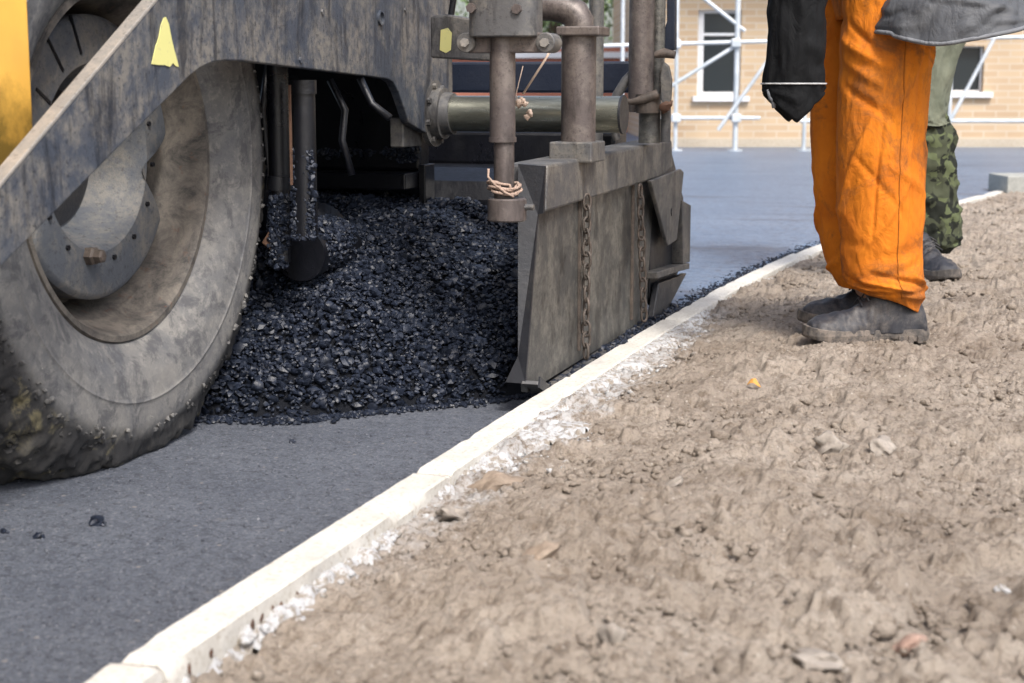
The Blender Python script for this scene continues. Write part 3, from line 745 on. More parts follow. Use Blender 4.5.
# front crank post
Y1 = 3.30
def P1(x, y): return ony(x, y, Y1)
s1 = ((P1(500, 100)-C0)@fwd)/F
a, b_ = P1(472, -40), P1(540, 37)
mb = MB(); xc = (a[0]+b_[0])/2; wx = abs(b_[0]-a[0])/2
poly = [(xc+wx*math.copysign(abs(math.cos(t))**.55, math.cos(t)), Y1+.05*math.copysign(abs(math.sin(t))**.55, math.sin(t))) for t in np.linspace(0, 2*math.pi, 28, endpoint=False)]
mb.prism(poly, 'Z', b_[2], 1.4); HS = mb.build('post_housing', M['steel'], PV, bevel=.003, smooth=40)
for q in [(479, 9), (524, 10)]:
    c = P1(*q); MB().tube([c-np.array([0, .040, 0]), c-np.array([0, .056, 0])], .011, 6).build('bolt', M['brownsteel'], HS)
zr = P1(0, 43)[2]; c1 = P1(470, 43); c2 = P1(549, 43)
MB().box(((c1+c2)/2), (c2[0]-c1[0], .035, .042)).build('cross_bracket', M['brownsteel'], PV, bevel=.003)
for c in (c1, c2):
    mb = MB(); mb.tube([c-np.array([0, .03, 0]), c+np.array([0, .03, 0])], .021, 28); rl = mb.build('bracket_eye', M['steel'], PV, smooth=40, bevel=.002)
    MB().tube([c-np.array([0, .038, 0]), c-np.array([0, .03, 0])], .010, 6).build('eye_bolt', M['edge'], rl)
vp = lambda name, x, wpx, y0, y1, m='brownsteel', Y=Y1: vpost(name, x, wpx, y0, y1, Y, m)
RD = vp('crank_post', 502.5, 26, 30, 140)
vp('post_collar', 502.5, 28, 137, 142)
vp('inner_rod', 504, 20.5, 140, 200)
FT = vp('post_foot', 507, 39, 198, 221)
FT.modifiers.new('b', 'BEVEL').width = .003
c = P1(525, 207); MB().tube([c, c+np.array([.02, 0, 0])], .007, 8).build('foot_bolt', M['steel'], PV)
# rope wound round the rod
mb = MB()
m_ = Mat('hemp_rope'); M['rope'] = m_.done(m_.mix(m_.ramp(m_.noise(300, 2), [(.4, 0), (.6, 1)]), (.22, .15, .115), (.36, .265, .21)), .9)
cr = P1(504, 186); pts = []
for i in range(220):
    t = i/219; th = t*2*math.pi*6.2; rr_ = .029+.004*math.sin(th*3.7)+.006*t
    pts.append((cr[0]+rr_*math.cos(th), cr[1]+rr_*math.sin(th), cr[2]-.014+.028*((t*3.3) % 1)*.8+.004*math.sin(th*2)))
mb.tube(pts, .003, 6)
pts = [P1(493, 168)-np.array([0, .03, 0]), P1(493, 176)-np.array([0, .034, 0]), P1(500, 184)-np.array([0, .034, 0]), P1(512, 192)-np.array([0, .04, 0]), P1(518, 196)-np.array([0, .03, 0])]
mb.tube(pts, .0028, 6)
tag(mb.build('rope', M['rope'], smooth=180), 'pinkish twine wound several times round the lower crank rod', 'rope')
# string hanging from bracket with knot
mb = MB(); Y2 = 3.42
M['string'] = Mat('pale_string').done((.55, .42, .33), .9)
mb.tube([ony(553, 46, Y2), ony(545, 60, Y2), ony(523, 94, Y2)], .0028, 6); mb.tube([ony(523, 66, Y2), ony(516, 94, Y2), ony(519, 104, Y2)], .0012, 6)
for q, r in (((519, 103), .009), ((525, 104), .007), ((530, 113), .008), ((527, 117), .007), ((522, 100), .006)): mb.stone(ony(*q, Y2), r, 1, 2, .5)
tag(mb.build('string', M['string'], smooth=180), 'pale string tied from the bracket with a knotted white end', 'string')

# end plate (side gate) of the screed
XE = -1.035
TOP = MB()
tf = yz(548, 165, XE); tr = yz(672, 140, XE); bf = yz(546, 212, XE); br = yz(662, 177, XE)
EP = MB().prism([bf, tf, tr, (tr[0]+.02, br[1]+.02), (br[0], br[1])], 'X', XE, XE-.11).build('end_plate_beam', M['steel'], PV, bevel=.006)
lw = [yz(*q, XE) for q in [(546, 214), (527, 383), (545, 391), (600, 354), (655, 318), (664, 180)]]
lw = [(bf[0]+.01, bf[1]+.01), (3.405, .085), (3.412, .05), (4.60, .05), (br[0]-.02, br[1]+.01)]
MB().prism(lw, 'X', XE-.018, XE-.034).build('end_plate', M['plate'], PV, bevel=.002)
# front flange: dark plate from the beam's front down to the bent toe
TL, TR_, BR2, BT, BL = ony(518, 164, bf[0]-.004), Vector((XE-.002, tf[0]-.016, tf[1]-.002)), Vector((XE-.019, bf[0]+.004, bf[1])), Vector((XE-.0165, 3.388, .075)), ony(518, 356, 3.41)
fp = [Vector(TL), TR_, Vector((XE-.002, bf[0]-.014, bf[1]-.002)), Vector((XE-.0165, bf[0]-.010, bf[1]-.006)), BT, Vector((-1.10, 3.392, .075)), Vector(BL)]
b = MB(); off = Vector((0, .010, 0)); n_ = len(fp)
b.verts_faces([*fp, *[q+off for q in fp]], [tuple(range(n_)), tuple(range(n_, 2*n_))[::-1]]+[(i, (i+1) % n_, n_+(i+1) % n_, n_+i) for i in range(n_)])
b.build('front_flange', M['darksteel'], PV)
# vertical weld ribs on the plate
for xp in (590, 641):
    y_ = yz(xp, 250, XE)[0]; MB().bb((XE-.018, y_-.05, .08), (XE-.010, y_-.042, .47)).build('rib', M['chain'], PV, bevel=.001)
# runner / shoe at the bottom
mb = MB(); y0 = yz(543, 391, XE)[0]
mb.prism([(3.385, .075), (3.392, .082), (3.48, .04), (4.62, .052), (4.62, .044), (3.475, .030)], 'X', -1.060, -1.022); mb.build('runner', M['steel'], PV, bevel=.001)
MB().prism([(3.388, .068), (3.395, .092), (3.52, .035), (3.48, .026)], 'X', -1.0225, -1.018).build('runner_tip', M['darksteel'], PV)
# rear stiffener, bracket, prong
RB = MB().prism([yz(*q, -1.02) for q in [(651, 181), (681, 169), (684, 172), (677, 240), (668, 246)]], 'X', -1.020, -1.032).build('rear_bracket', M['steel'], PV, bevel=.003)
c = onx(672, 212, -1.019); MB().lathe([(0, .0006), (0, .012), (.002, .012), (.002, .0006)], (-1.0198, c[1], c[2]), 20).build('bracket_hole', M['black'], RB)
MB().prism([yz(*q, -1.04) for q in [(668, 140), (675, 146), (688, 198), (688, 262), (664, 312), (655, 300), (655, 180)]], 'X', -1.055, -1.075).build('rear_plate', M['darksteel'], PV, bevel=.003)
MB().prism([yz(*q, -1.03) for q in [(679, 200), (688, 205), (687, 262), (680, 264)]], 'X', -1.02, -1.06).build('rear_prong', M['steel'], PV, bevel=.003)
a = onx(654, 277, -1.02); b_ = onx(690, 266, -1.02)
MB().prism([yz(*q, -1.02) for q in [(657, 272), (680, 265), (689, 263), (689, 269), (680, 271), (657, 279)]], 'X', -1.018, -1.06).build('rear_step', M['steel'], PV, bevel=.003)
MB().prism([yz(*q, -1.04) for q in [(656, 283), (684, 273), (664, 311), (650, 318)]], 'X', -1.03, -1.05).build('rear_heel', M['darksteel'], PV, bevel=.003)

# chains
def chain(px0, py0, px1, py1, X, wob):
    a = onx(px0, py0, X); b_ = onx(px1, py1, X); L_ = abs(a[2]-b_[2]); step = .0285; n = int(L_/step)
    mb = MB()
    for i in range(n):
        t = (i+.5)/n; c = Vector(a+(b_-a)*t) + Vector((0, wob*math.sin(i*1.7), 0))
        h, ww, rd = .0195, .0105, .0036
        ang = (i % 2)*math.pi/2 + random.uniform(-.35, .35) + .5
        pts = []
        for j in range(17):
            th = 2*math.pi*j/16
            u = ww*math.cos(th); v = h*math.copysign(abs(math.sin(th))**.75, math.sin(th))
            pts.append(c + Vector((u*math.sin(ang), u*math.cos(ang), v)))
        mb.tube(pts, rd, 8, False)
    return mb.build('chain', M['chain'], EP, smooth=180)
chain(587, 196, 586, 357, XE+.004, .003)
chain(640, 186, 644, 320, XE+.004, .003)

# tall posts on the end plate beam
Y3 = 3.83
P3 = lambda x, y: ony(x, y, Y3)
a, b_ = P3(556, 141), P3(598, 162)
MB().bb((a[0], Y3-.062, b_[2]-.0), (b_[0], Y3+.07, a[2])).build('post_base', M['steel'], PV, bevel=.004)
vpost('screw_post', 579, 35, 30, 143, Y3, 'brownsteel')
a, b_ = P3(562, 27), P3(605, 36)
MB().bb((a[0], Y3-.055, b_[2]), (b_[0], Y3+.05, a[2])).build('post_flange', M['brownsteel'], PV, bevel=.004)
c = P3(578, 20)
mb = MB(); pe_ = [P3(535, 4), P3(552, 6), P3(566, 9), P3(575, 14), P3(579, 22), P3(579, 28)]
mb.tube([Vector(p)+Vector((-.1 if i == 0 else 0, 0, 0)) for i, p in enumerate(pe_)], [.036, .036, .036, .037, .037, .036], 28); mb.build('elbow_pipe', M['brownsteel'], PV, smooth=60)
vpost('stay_post', 597, 15, -40, 150, Y3+.75, 'steel')
Y4 = 4.50
vpost('lift_cylinder', 643, 26, -60, 112, Y4, 'brownsteel')
vpost('cylinder_rod', 650, 22, 95, 143, Y4, 'plate')
vpost('tan_tube', 660, 13, -60, 100, Y4+.02, 'plate')
MB().tube([ony(617, 140, Y4), ony(613, 125, Y4), ony(613, 108, Y4), ony(617, 95, Y4), ony(626, 80, Y4), ony(636, 68, Y4)], [.012, .012, .013, .014, .013, .010]).build('curved_hook', M['steel'], PV, smooth=60)
mb = MB(); mb.tube([ony(616, 101, Y4-.05), ony(632, 102, Y4-.06), ony(645, 99, Y4-.06), ony(658, 94, Y4-.05)], [.006, .009, .014, .014], 14); mb.build('clamp_arm', M['chain'], PV, smooth=60)
MB().tube([ony(648, 94, Y4-.03), ony(648, 113, Y4-.03)], .034, 20).build('clamp', M['chain'], PV, smooth=40)
mb = MB(); mb.prism([(ony(*q, Y4-.03)[0], ony(*q, Y4-.03)[2]) for q in [(664, 62), (669, 66), (672, 80), (671, 100), (668, 112), (662, 100), (661, 78)]], 'Y', Y4-.04, Y4-.02); mb.build('lever_plate', M['steel'], PV, bevel=.002)
MB().stone(ony(666, 107, Y4-.04), .016, 1, 2, .4).build('lever_knob', M['rusty'], PV, smooth=60)
MB().tube([ony(655, 55, Y4-.04), ony(664, 53, Y4-.04), ony(675, 55, Y4-.04)], [.009, .014, .011], 12).build('pin', M['chain'], PV, smooth=60)
MB().prism([(ony(*q, Y4+.06)[0], ony(*q, Y4+.06)[2]) for q in [(669, -60), (677, -60), (677, 50), (664, 52), (661, 46), (669, 22)]], 'Y', Y4+.03, Y4+.06).build('guard_bar', M['navy'], PV, bevel=.003)
vpost('rear_stay', 666, 10, 108, 142, Y4, 'steel')

# ------------------------------------------------------------------ workers
def cloth(name, a, b_, dirt=None, rough=.9, weave=900, amt=.45, bumpd=.004, extra=None):
    m = Mat(name); n1 = m.noise(9, 5, .6); n2 = m.noise(34, 5, .6)
    c = m.mix(m.ramp(n1, [(.35, 0), (.65, 1)]), a, b_)
    if dirt: c = m.mix(m.ramp(m.noise(6.5, 8, .75, None, .6), [(.49, 0), (.64, amt)]), c, dirt); c = m.mix(m.ramp(m.noise(24, 4, .6), [(.66, 0), (.74, amt*.8)]), c, dirt)
    b = m.bump(n2, .45, bumpd); b = m.bump(m.noise(5, 4, .55, m.vec((5, 5, 2.2), (.5, .4, .2)), 1.5), .5, bumpd*3, b); b = m.bump(m.noise(weave, 2, .5), .25, .0006, b)
    return m.done(c, rough, b, 0, .2)
M['orange'] = cloth('orange_workwear', (.62, .185, .013), (.48, .13, .011), (.10, .05, .025), amt=.7)
M['seam'] = cloth('orange_seam', (.3, .09, .01), (.25, .08, .01))
M['greyj'] = cloth('dark_grey_jacket', (.055, .058, .064), (.075, .078, .084), (.12, .12, .12), .55)
M['greyhem'] = cloth('grey_hem', (.17, .175, .185), (.13, .135, .145), None, .6)
M['blackj'] = cloth('black_sleeve', (.003, .0033, .004), (.006, .0065, .0075), None, .8)
M['piping'] = cloth('pale_piping', (.4, .4, .4), (.3, .3, .3))
M['glove'] = cloth('black_glove', (.005, .0055, .008), (.014, .015, .02), None, .7)
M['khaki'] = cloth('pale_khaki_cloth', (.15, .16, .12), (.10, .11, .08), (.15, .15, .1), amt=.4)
M['skin'] = cloth('skin', (.5, .3, .22), (.45, .26, .19), None, .55)
M['hair'] = cloth('brown_hair', (.05, .03, .02), (.08, .05, .03), None, .6)
M['boot'] = grimy('dusty_boot_leather', (.016, .017, .023), (.085, .075, .068), (.008, .008, .010), .6, .47, False, 0)
M['sole'] = grimy('muddy_boot_sole', (.05, .046, .043), (.17, .14, .115), (.018, .016, .016), .85, .5, False, 0)
m = Mat('camouflage_cloth'); v1 = m.noise(14, 2, .5, None, 1.2); v2 = m.noise(18, 2, .5, m.vec((1, 1, 1.2), (1, 2, .3)), 1.0)
c = m.mix(m.ramp(v1, [(.50, 0), (.52, 1)]), (.05, .056, .034), (.014, .016, .012)); c = m.mix(m.ramp(v2, [(.57, 0), (.59, 1)]), c, (.085, .10, .05))
M['camo'] = m.done(c, .9, m.bump(m.noise(40, 4), .4, .004), 0, .2)

def loft(path, folds, m, name, parent, axisx, nseg=110, nth=150, seed=0, hem=None, wr=.0018, cap=False):
    """path: list of (point, radius along axisx, radius across); rings stay level"""
    ax_ = Vector(axisx).normalized(); ay = Vector((0, 0, 1)).cross(ax_)
    P = [Vector(tuple(map(float, p[0]))) for p in path]; A = [p[1] for p in path]; B = [p[2] for p in path]
    ts = np.linspace(0, 1, len(P)); V = []
    def cr(arr, t):      # catmull-rom
        k = t*(len(arr)-1); i = min(int(k), len(arr)-2); f = k-i
        p0, p1, p2, p3 = arr[max(0, i-1)], arr[i], arr[i+1], arr[min(len(arr)-1, i+2)]
        return (p1*2 + (p2-p0)*f + (p0*2-p1*5+p2*4-p3)*f*f + (p1*3-p0-p2*3+p3)*f**3)*.5
    for i in range(nseg):
        t = i/(nseg-1); c = cr(P, t); a = cr(A, t); b_ = cr(B, t)
        for j in range(nth):
            th = 2*math.pi*j/nth
            d = 0
            for (th0, t0, th1, t1, wd, am) in folds:
                # distance in (theta, t) space to a stroke; theta scaled
                dx, dy = (th1-th0)*.35, (t1-t0); L2 = dx*dx+dy*dy+1e-9
                dth = ((th-th0+math.pi) % (2*math.pi)-math.pi)*.35
                s = max(0, min(1, (dth*dx+(t-t0)*dy)/L2)); ex = dth-s*dx; ey = (t-t0)-s*dy
                q = (ex*ex+ey*ey)/(wd*wd)
                if q < 9: d += am*math.exp(-q)*math.sin(math.pi*(.15+.7*s))
            v = Vector((math.cos(th)*2.2+seed, math.sin(th)*2.2, t*7))
            d += wr*(1-2*abs(mn.noise(v)))*1.6 + wr*.8*(1-2*abs(mn.noise(v*2.6)))
            hz_ = hem(th)*(max(0, 1-t/.12))**1.5 if hem else 0
            V.append(c + ax_*(a+d)*math.cos(th) + ay*(b_+d)*math.sin(th) + Vector((0, 0, hz_)))
    Q = [(i*nth+j, i*nth+(j+1) % nth, (i+1)*nth+(j+1) % nth, (i+1)*nth+j) for i in range(nseg-1) for j in range(nth)]
    return V, Q
def join(parts):
    V = []; Q = []
    for v, q in parts:
        n = len(V); V += [tuple(x) for x in v]; Q += [tuple(i+n for i in f) for f in q]
    return V, Q
def skin_body(name, pts, edges, m, parent):
    me = bpy.data.meshes.new(name); me.from_pydata([tuple(map(float, p[0])) for p in pts], edges, []); me.materials.append(m)
    o = bpy.data.objects.new(name, me); lnk(o, parent)
    o.modifiers.new('skin', 'SKIN'); 
    if not me.skin_vertices: me.attributes
    sv = me.skin_vertices
    if len(sv) == 0:
        raise RuntimeError('no skin data')
    for i, p in enumerate(pts):
        r = p[1]; sv[0].data[i].radius = (r, r) if not hasattr(r, '__len__') else r
    sv[0].data[0].use_root = True
    s = o.modifiers.new('sub', 'SUBSURF'); s.levels = 2; s.render_levels = 2
    for p in me.polygons: p.use_smooth = True
    return o

def rfolds(n, t0, t1, seed, am=.010, slope=.06):
    rd = random.Random(seed); L = []
    for i in range(n):
        th = rd.uniform(0, 6.28); t = rd.uniform(t0, t1); dt = rd.uniform(-slope, slope)
        L.append((th, t, th+rd.uniform(.6, 1.7), t+dt, rd.uniform(.012, .022), am*rd.uniform(.5, 1.2)*rd.choice([1, 1, -1])))
    return L

def boot(root, heel, dirv, L=.325, sc=1., label=None):
    """heel: point under the heel on the ground; dirv: unit heading of the toe"""
    d = Vector((dirv[0], dirv[1], 0)).normalized(); s_ = Vector((0, 0, 1)).cross(d); h0 = Vector(tuple(map(float, heel)))
    prof = [(.004, .026, .050), (.012, .034, .080), (.03, .040, .125), (.06, .042, .150), (.09, .043, .155), (.115, .043, .148), (.14, .044, .130), (.165, .046, .103), (.19, .049, .088), (.22, .052, .077), (.25, .053, .070), (.275, .051, .065), (.295, .045, .058), (.31, .034, .050), (.318, .020, .040)]
    ph = .0; V = []; n = 48
    pr2 = []
    for p0, p1 in zip(prof, prof[1:]):
        for f in (0, .33, .66): pr2.append(tuple(p0[i]*(1-f)+p1[i]*f for i in range(3)))
    prof = pr2+[prof[-1]]
    for (x, w_, h_) in prof:
        x = x*L/.325
        for j in range(n):
            th = 2*math.pi*j/n; c_, sn = math.cos(th), math.sin(th)
            yy = w_*math.copysign(abs(c_)**.8, c_); zz = (h_-.022)*(max(0, sn)**.85 if sn > 0 else 0) + .022
            if sn < 0: yy *= 1
            k = .0062*mn.fractal(Vector((x*30, yy*24, zz*24+heel[0]*9)), .7, 2, 3) + -.0032*math.sin(x*210+3*c_+4*mn.noise(Vector((x*9, yy*20, zz*20))))*(.12 < x < .25)
            # creases over the toe joint, rand seam at the toe
            k += -.0035*math.exp(-((x-.205-.02*c_)/.004)**2)*(sn > .15) - .003*math.exp(-((x-.228+.01*c_)/.004)**2)*(sn > .2) - .003*math.exp(-((x-.262)/.003)**2)*(sn > .1)
            k += -.003*math.exp(-((x-.150)/.003)**2)*(sn > -.1)
            V.append(h0 + d*x + s_*(yy+k*c_) + Vector((0, 0, zz+k*max(0, sn))))
    Q = [(i*n+j, i*n+(j+1) % n, (i+1)*n+(j+1) % n, (i+1)*n+j) for i in range(len(prof)-1) for j in range(n)]
    b = MB(); b.verts_faces(V, Q+[tuple(range(n))[::-1], tuple(range((len(prof)-1)*n, len(prof)*n))])
    bo = b.build('boot', M['boot'], root, smooth=180, sub=1)
    # sole: thick lugged slab with heel step
    out = [(0, .024), (.01, .036), (.03, .043), (.07, .044), (.11, .041), (.15, .043), (.19, .051), (.24, .057), (.275, .055), (.30, .046), (.317, .030), (.325, .010)]
    b = MB(); pts = [(x, w_) for x, w_ in out]+[(x, -w_) for x, w_ in reversed(out)]
    def zb(x): return .010 if .095 < x < .135 else (0 if x < .27 else (x-.27)*.22)
    m_ = len(pts); bot = [b.bm.verts.new(h0+d*(x*L/.325)+s_*y+Vector((0, 0, zb(x)))) for x, y in pts]
    mid = [b.bm.verts.new(h0+d*((x-.16)*1.015+.16)*L/.325+s_*y*1.03+Vector((0, 0, .018+.001*math.sin(x*500)))) for x, y in pts]
    top = [b.bm.verts.new(h0+d*(x*L/.325)+s_*y*.98+Vector((0, 0, .032+(0 if x < .28 else (x-.28)*.25)))) for x, y in pts]
    for A_, B_ in ((bot, mid), (mid, top)):
        for i in range(m_): b.bm.faces.new((A_[i], A_[(i+1) % m_], B_[(i+1) % m_], B_[i]))
    b.bm.faces.new(top); b.bm.faces.new(bot[::-1])
    for x in (.03, .055, .08, .15, .175, .2, .225, .25):
        for sgn in (-1, 1): b.box(h0+d*x*L/.325+s_*sgn*.041+Vector((0, 0, .006)), (.015, .012, .02), Matrix.Rotation(math.atan2(d.y, d.x), 3, 'Z'))
    b.build('sole', M['sole'], bo, bevel=.002)
    # lace flap
    b = MB()
    for k_, x in enumerate((.148, .165, .182)):
        z_ = .137-.013*k_
        b.tube([h0+d*x+s_*a_*.03+Vector((0, 0, z_-.35*abs(a_)*.05)) for a_ in (-1, -.5, 0, .5, 1)], .0025, 6)
    b.build('laces', M['boot'], bo, smooth=180)
    return bo

# --- worker in orange trousers, bending forward, facing the machine
Dw = 4.11; A = lambda x, y, o=0.: atd(x, y, Dw+o)
wk = empty('person', (A(880, 338)[0], A(880, 338)[1], zs(A(880, 338)[0], A(880, 338)[1])))
tag(wk, 'person in bright orange trousers, dark boots and grey jacket bending towards the machine', 'person')
tox = -right
gz = .088
def heelpt(x, D):
    p = atd(x, 300, D); return (p[0], p[1], gz)
rdir = np.array([tox[0]*math.cos(.10)-tox[1]*math.sin(.10), tox[0]*math.sin(.10)+tox[1]*math.cos(.10)])
boot(wk, heelpt(927, Dw), rdir)
boot(wk, heelpt(918, Dw+.24), [tox[0]*math.cos(-.05)-tox[1]*math.sin(-.05), tox[0]*math.sin(-.05)+tox[1]*math.cos(-.05)])
pxm = Dw/F
near = [((891, 301), 28), ((884, 282), 38), ((881, 255), 39.5), ((881, 222), 41), ((881, 180), 42.5), ((882, 140), 43.5), ((884, 95), 44), ((886, 50), 44), ((890, 10), 46), ((897, -40), 50), ((905, -90), 52), ((912, -125), 50)]
pathn = [(A(x, y), r*pxm, min(r*pxm*.95, .105) if i else .062) for i, ((x, y), r) in enumerate(near)]
# angles: 0 = photo right (back of leg), pi/2 = away, -pi/2 (=4.71) towards the camera
NF = [(3.5, .045, 5.9, .07, .008, -.013), (3.3, .075, 5.6, .05, .009, .013), (3.9, .105, 6.0, .05, .009, .011), (4.2, .135, 6.0, .085, .008, -.010), (5.4, .125, 6.2, .07, .008, .012), (3.3, .12, 4.4, .06, .008, -.009),
      (3.3, .30, 4.4, .52, .016, .009), (3.9, .18, 5.2, .36, .012, .007), (4.6, .5, 5.4, .62, .012, .008), (3.4, .57, 4.7, .50, .009, -.010), (3.4, .615, 4.5, .565, .010, .010), (3.3, .66, 4.6, .60, .010, .010), (4.3, .25, 4.5, .48, .012, -.007), (5.2, .2, 5.35, .6, .014, -.006),
      (3.5, .70, 4.4, .63, .008, -.009), (4.7, .40, 5.9, .33, .010, .006), (3.9, .42, 5.0, .30, .009, -.006), (5.3, .72, 6.2, .60, .010, .008)]
hemn = lambda th: .026*(-math.cos(th))*1.0 + .004*math.sin(3*th)
g1 = loft(pathn, NF+rfolds(26, .02, .95, 3, .006), None, '', None, right, 150, 170, 1, hemn)
far = [((866, 286), 26), ((861, 268), 31), ((857, 240), 36), ((856, 205), 39.5), ((854, 160), 41), ((853, 110), 41), ((853, 60), 41), ((855, 20), 41), ((862, -30), 45), ((875, -80), 48), ((890, -120), 48)]
pathf = [(A(x, y, .21), r*pxm*1.05, .085) for (x, y), r in far]
FFo = [(2.4, y_, 4.0, y_+dy_, .0075, am_) for y_, dy_, am_ in [(.50, .04, .007), (.535, .02, -.006), (.565, .04, .008), (.60, .03, -.007), (.635, .05, .008), (.67, .03, -.007), (.705, .04, .007)]] + [(2.6, .2, 3.8, .35, .014, .009), (2.8, .08, 3.9, .14, .01, .009)]
g2 = loft(pathf, FFo+rfolds(16, .02, .9, 5, .004), None, '', None, right, 110, 130, 4)
pel = [(A(888, 20, .10), .13, .12), (A(893, -30, .10), .165, .19), (A(900, -70, .10), .175, .20), (A(903, -110, .10), .17, .19), (A(900, -150, .10), .16, .165)]
g3 = loft(pel, [], None, '', None, right, 30, 60, 6)
V, Q = join([g1, g2, g3]); TR = np_mesh('trousers', V, Q, M['orange'], wk)
sd_ = TR.modifiers.new('solid', 'SOLIDIFY'); sd_.thickness = .003; sd_.offset = -1
# side seam of the near leg: follows the mesh
nth = 170; k0 = int(nth*(4.95/(2*math.pi))); pts = [Vector(g1[0][i*nth+k0])-Vector(fh)*.0005 for i in range(6, 118, 2)]
MB().tube(pts, .0016, 5).build('trouser_seam', M['seam'], TR, smooth=180)
pts = [Vector(g1[0][2*nth+j])*1.0 for j in range(nth)]; 
# body under the clothes
hip = A(903, -100, .1); ch = A(865, -215, .1); nk = A(838, -262, .1)
ank1 = A(895, 312); kn1 = A(884, 150); hp1 = A(903, -75, .0); ank2 = A(868, 300, .22); kn2 = A(855, 150, .21); hp2 = A(898, -75, .2)
sh1 = A(842, -238, -.08); sh2 = A(842, -238, .28); el1 = A(770, -122, -.15); wr1 = A(712, -80, -.16); el2 = A(790, -110, .3); wr2 = A(735, -60, .32)
hd = A(812, -315, .1)
bp = [(hip, .12), (A(885, -160, .1), .12), (ch, .13), (nk, .055), (A(825, -285, .1), .055), (hp1, .085), (kn1, .055), (ank1, .038), (hp2, .085), (kn2, .055), (ank2, .038), (sh1, .055), (el1, .042), (wr1, .028), (sh2, .055), (el2, .042), (wr2, .028), (hd, .09), (A(808, -345, .1), .07)]
be = [(0, 1), (1, 2), (2, 3), (3, 4), (4, 17), (17, 18), (0, 5), (5, 6), (6, 7), (0, 8), (8, 9), (9, 10), (2, 11), (11, 12), (12, 13), (2, 14), (14, 15), (15, 16)]
try: skin_body('body', bp, be, M['skin'], wk)
except Exception as ex: print('SKIN', ex)

# jacket
jp = [(A(946, 36, .02), .215, .275), (A(945, 15, .02), .200, .262), (A(942, -12, .04), .182, .24), (A(928, -60, .08), .172, .21), (A(908, -110, .1), .18, .19), (A(885, -160, .1), .175, .195), (A(862, -205, .1), .16, .20), (A(845, -240, .1), .12, .18), (A(835, -258, .1), .07, .075)]
def hemj(th):
    u = math.cos(th)                      # -1 photo left, +1 right
    return -.030*math.exp(-((u+.45)/.4)**2)*(1 if math.sin(th) < 0 else .3) + .052*max(0, u)**1.4 + .010*math.sin(2*th+.5) + (.0 if u > -.8 else .005)
JF = [(3.6, .05, 4.0, .35, .02, .012), (4.1, .02, 4.5, .3, .018, -.010), (4.6, .05, 5.2, .2, .02, .012), (5.2, .03, 5.6, .28, .02, -.012), (3.9, .22, 5.4, .12, .018, .010)]
g = loft(jp, JF+rfolds(20, .05, .9, 9, .008), None, '', None, right, 90, 140, 12, hemj, .005)
JK = np_mesh('jacket', *join([g]), M['greyj'], wk); sd_ = JK.modifiers.new('solid', 'SOLIDIFY'); sd_.thickness = .004; sd_.offset = 0
pts = [Vector(g[0][j]) for j in list(range(140))+[0]]
MB().tube(pts, .0055, 8, False).build('jacket_hem', M['greyhem'], JK, smooth=180)
# sleeves
sp1 = [(A(794, 91, -.12), 27*pxm, .050), (A(794, 84, -.12), 27.5*pxm, .055), (A(796, 45, -.12), 25*pxm, .060), (A(798, 5, -.12), 25*pxm, .06), (A(800, -45, -.12), 26*pxm, .062), (A(806, -95, -.12), .062, .062), (A(822, -160, -.11), .07, .065), (A(838, -215, -.07), .075, .07), (A(848, -245, 0), .06, .07)]
gs = loft(sp1, rfolds(14, .05, .9, 21, .006), None, '', None, right, 80, 80, 22, lambda th: -.074*max(0, 1-abs(math.cos(th)+.02)/.98)**.9-.004, .004)
SL = np_mesh('jacket_front', *join([gs]), M['blackj'], wk); sd_ = SL.modifiers.new('solid', 'SOLIDIFY'); sd_.thickness = .003
pts = [Vector(gs[0][10*80+j])+(Vector(gs[0][10*80+j])-Vector(gs[0][10*80+(j+40)%80]))*.012 for j in list(range(80))+[0]]
MB().tube(pts, .0022, 6, False).build('cuff_piping', M['piping'], SL, smooth=180)
sp2 = [(A(730, -58, .32), .05, .05), (A(760, -85, .31), .055, .055), (A(790, -110, .3), .06, .06), (A(815, -170, .29), .068, .06), (A(838, -215, .26), .075, .07), (A(848, -245, .2), .06, .07)]
gs2 = loft(sp2, [], None, '', None, right, 50, 60, 30)
np_mesh('sleeve', *join([gs2]), M['blackj'], wk)
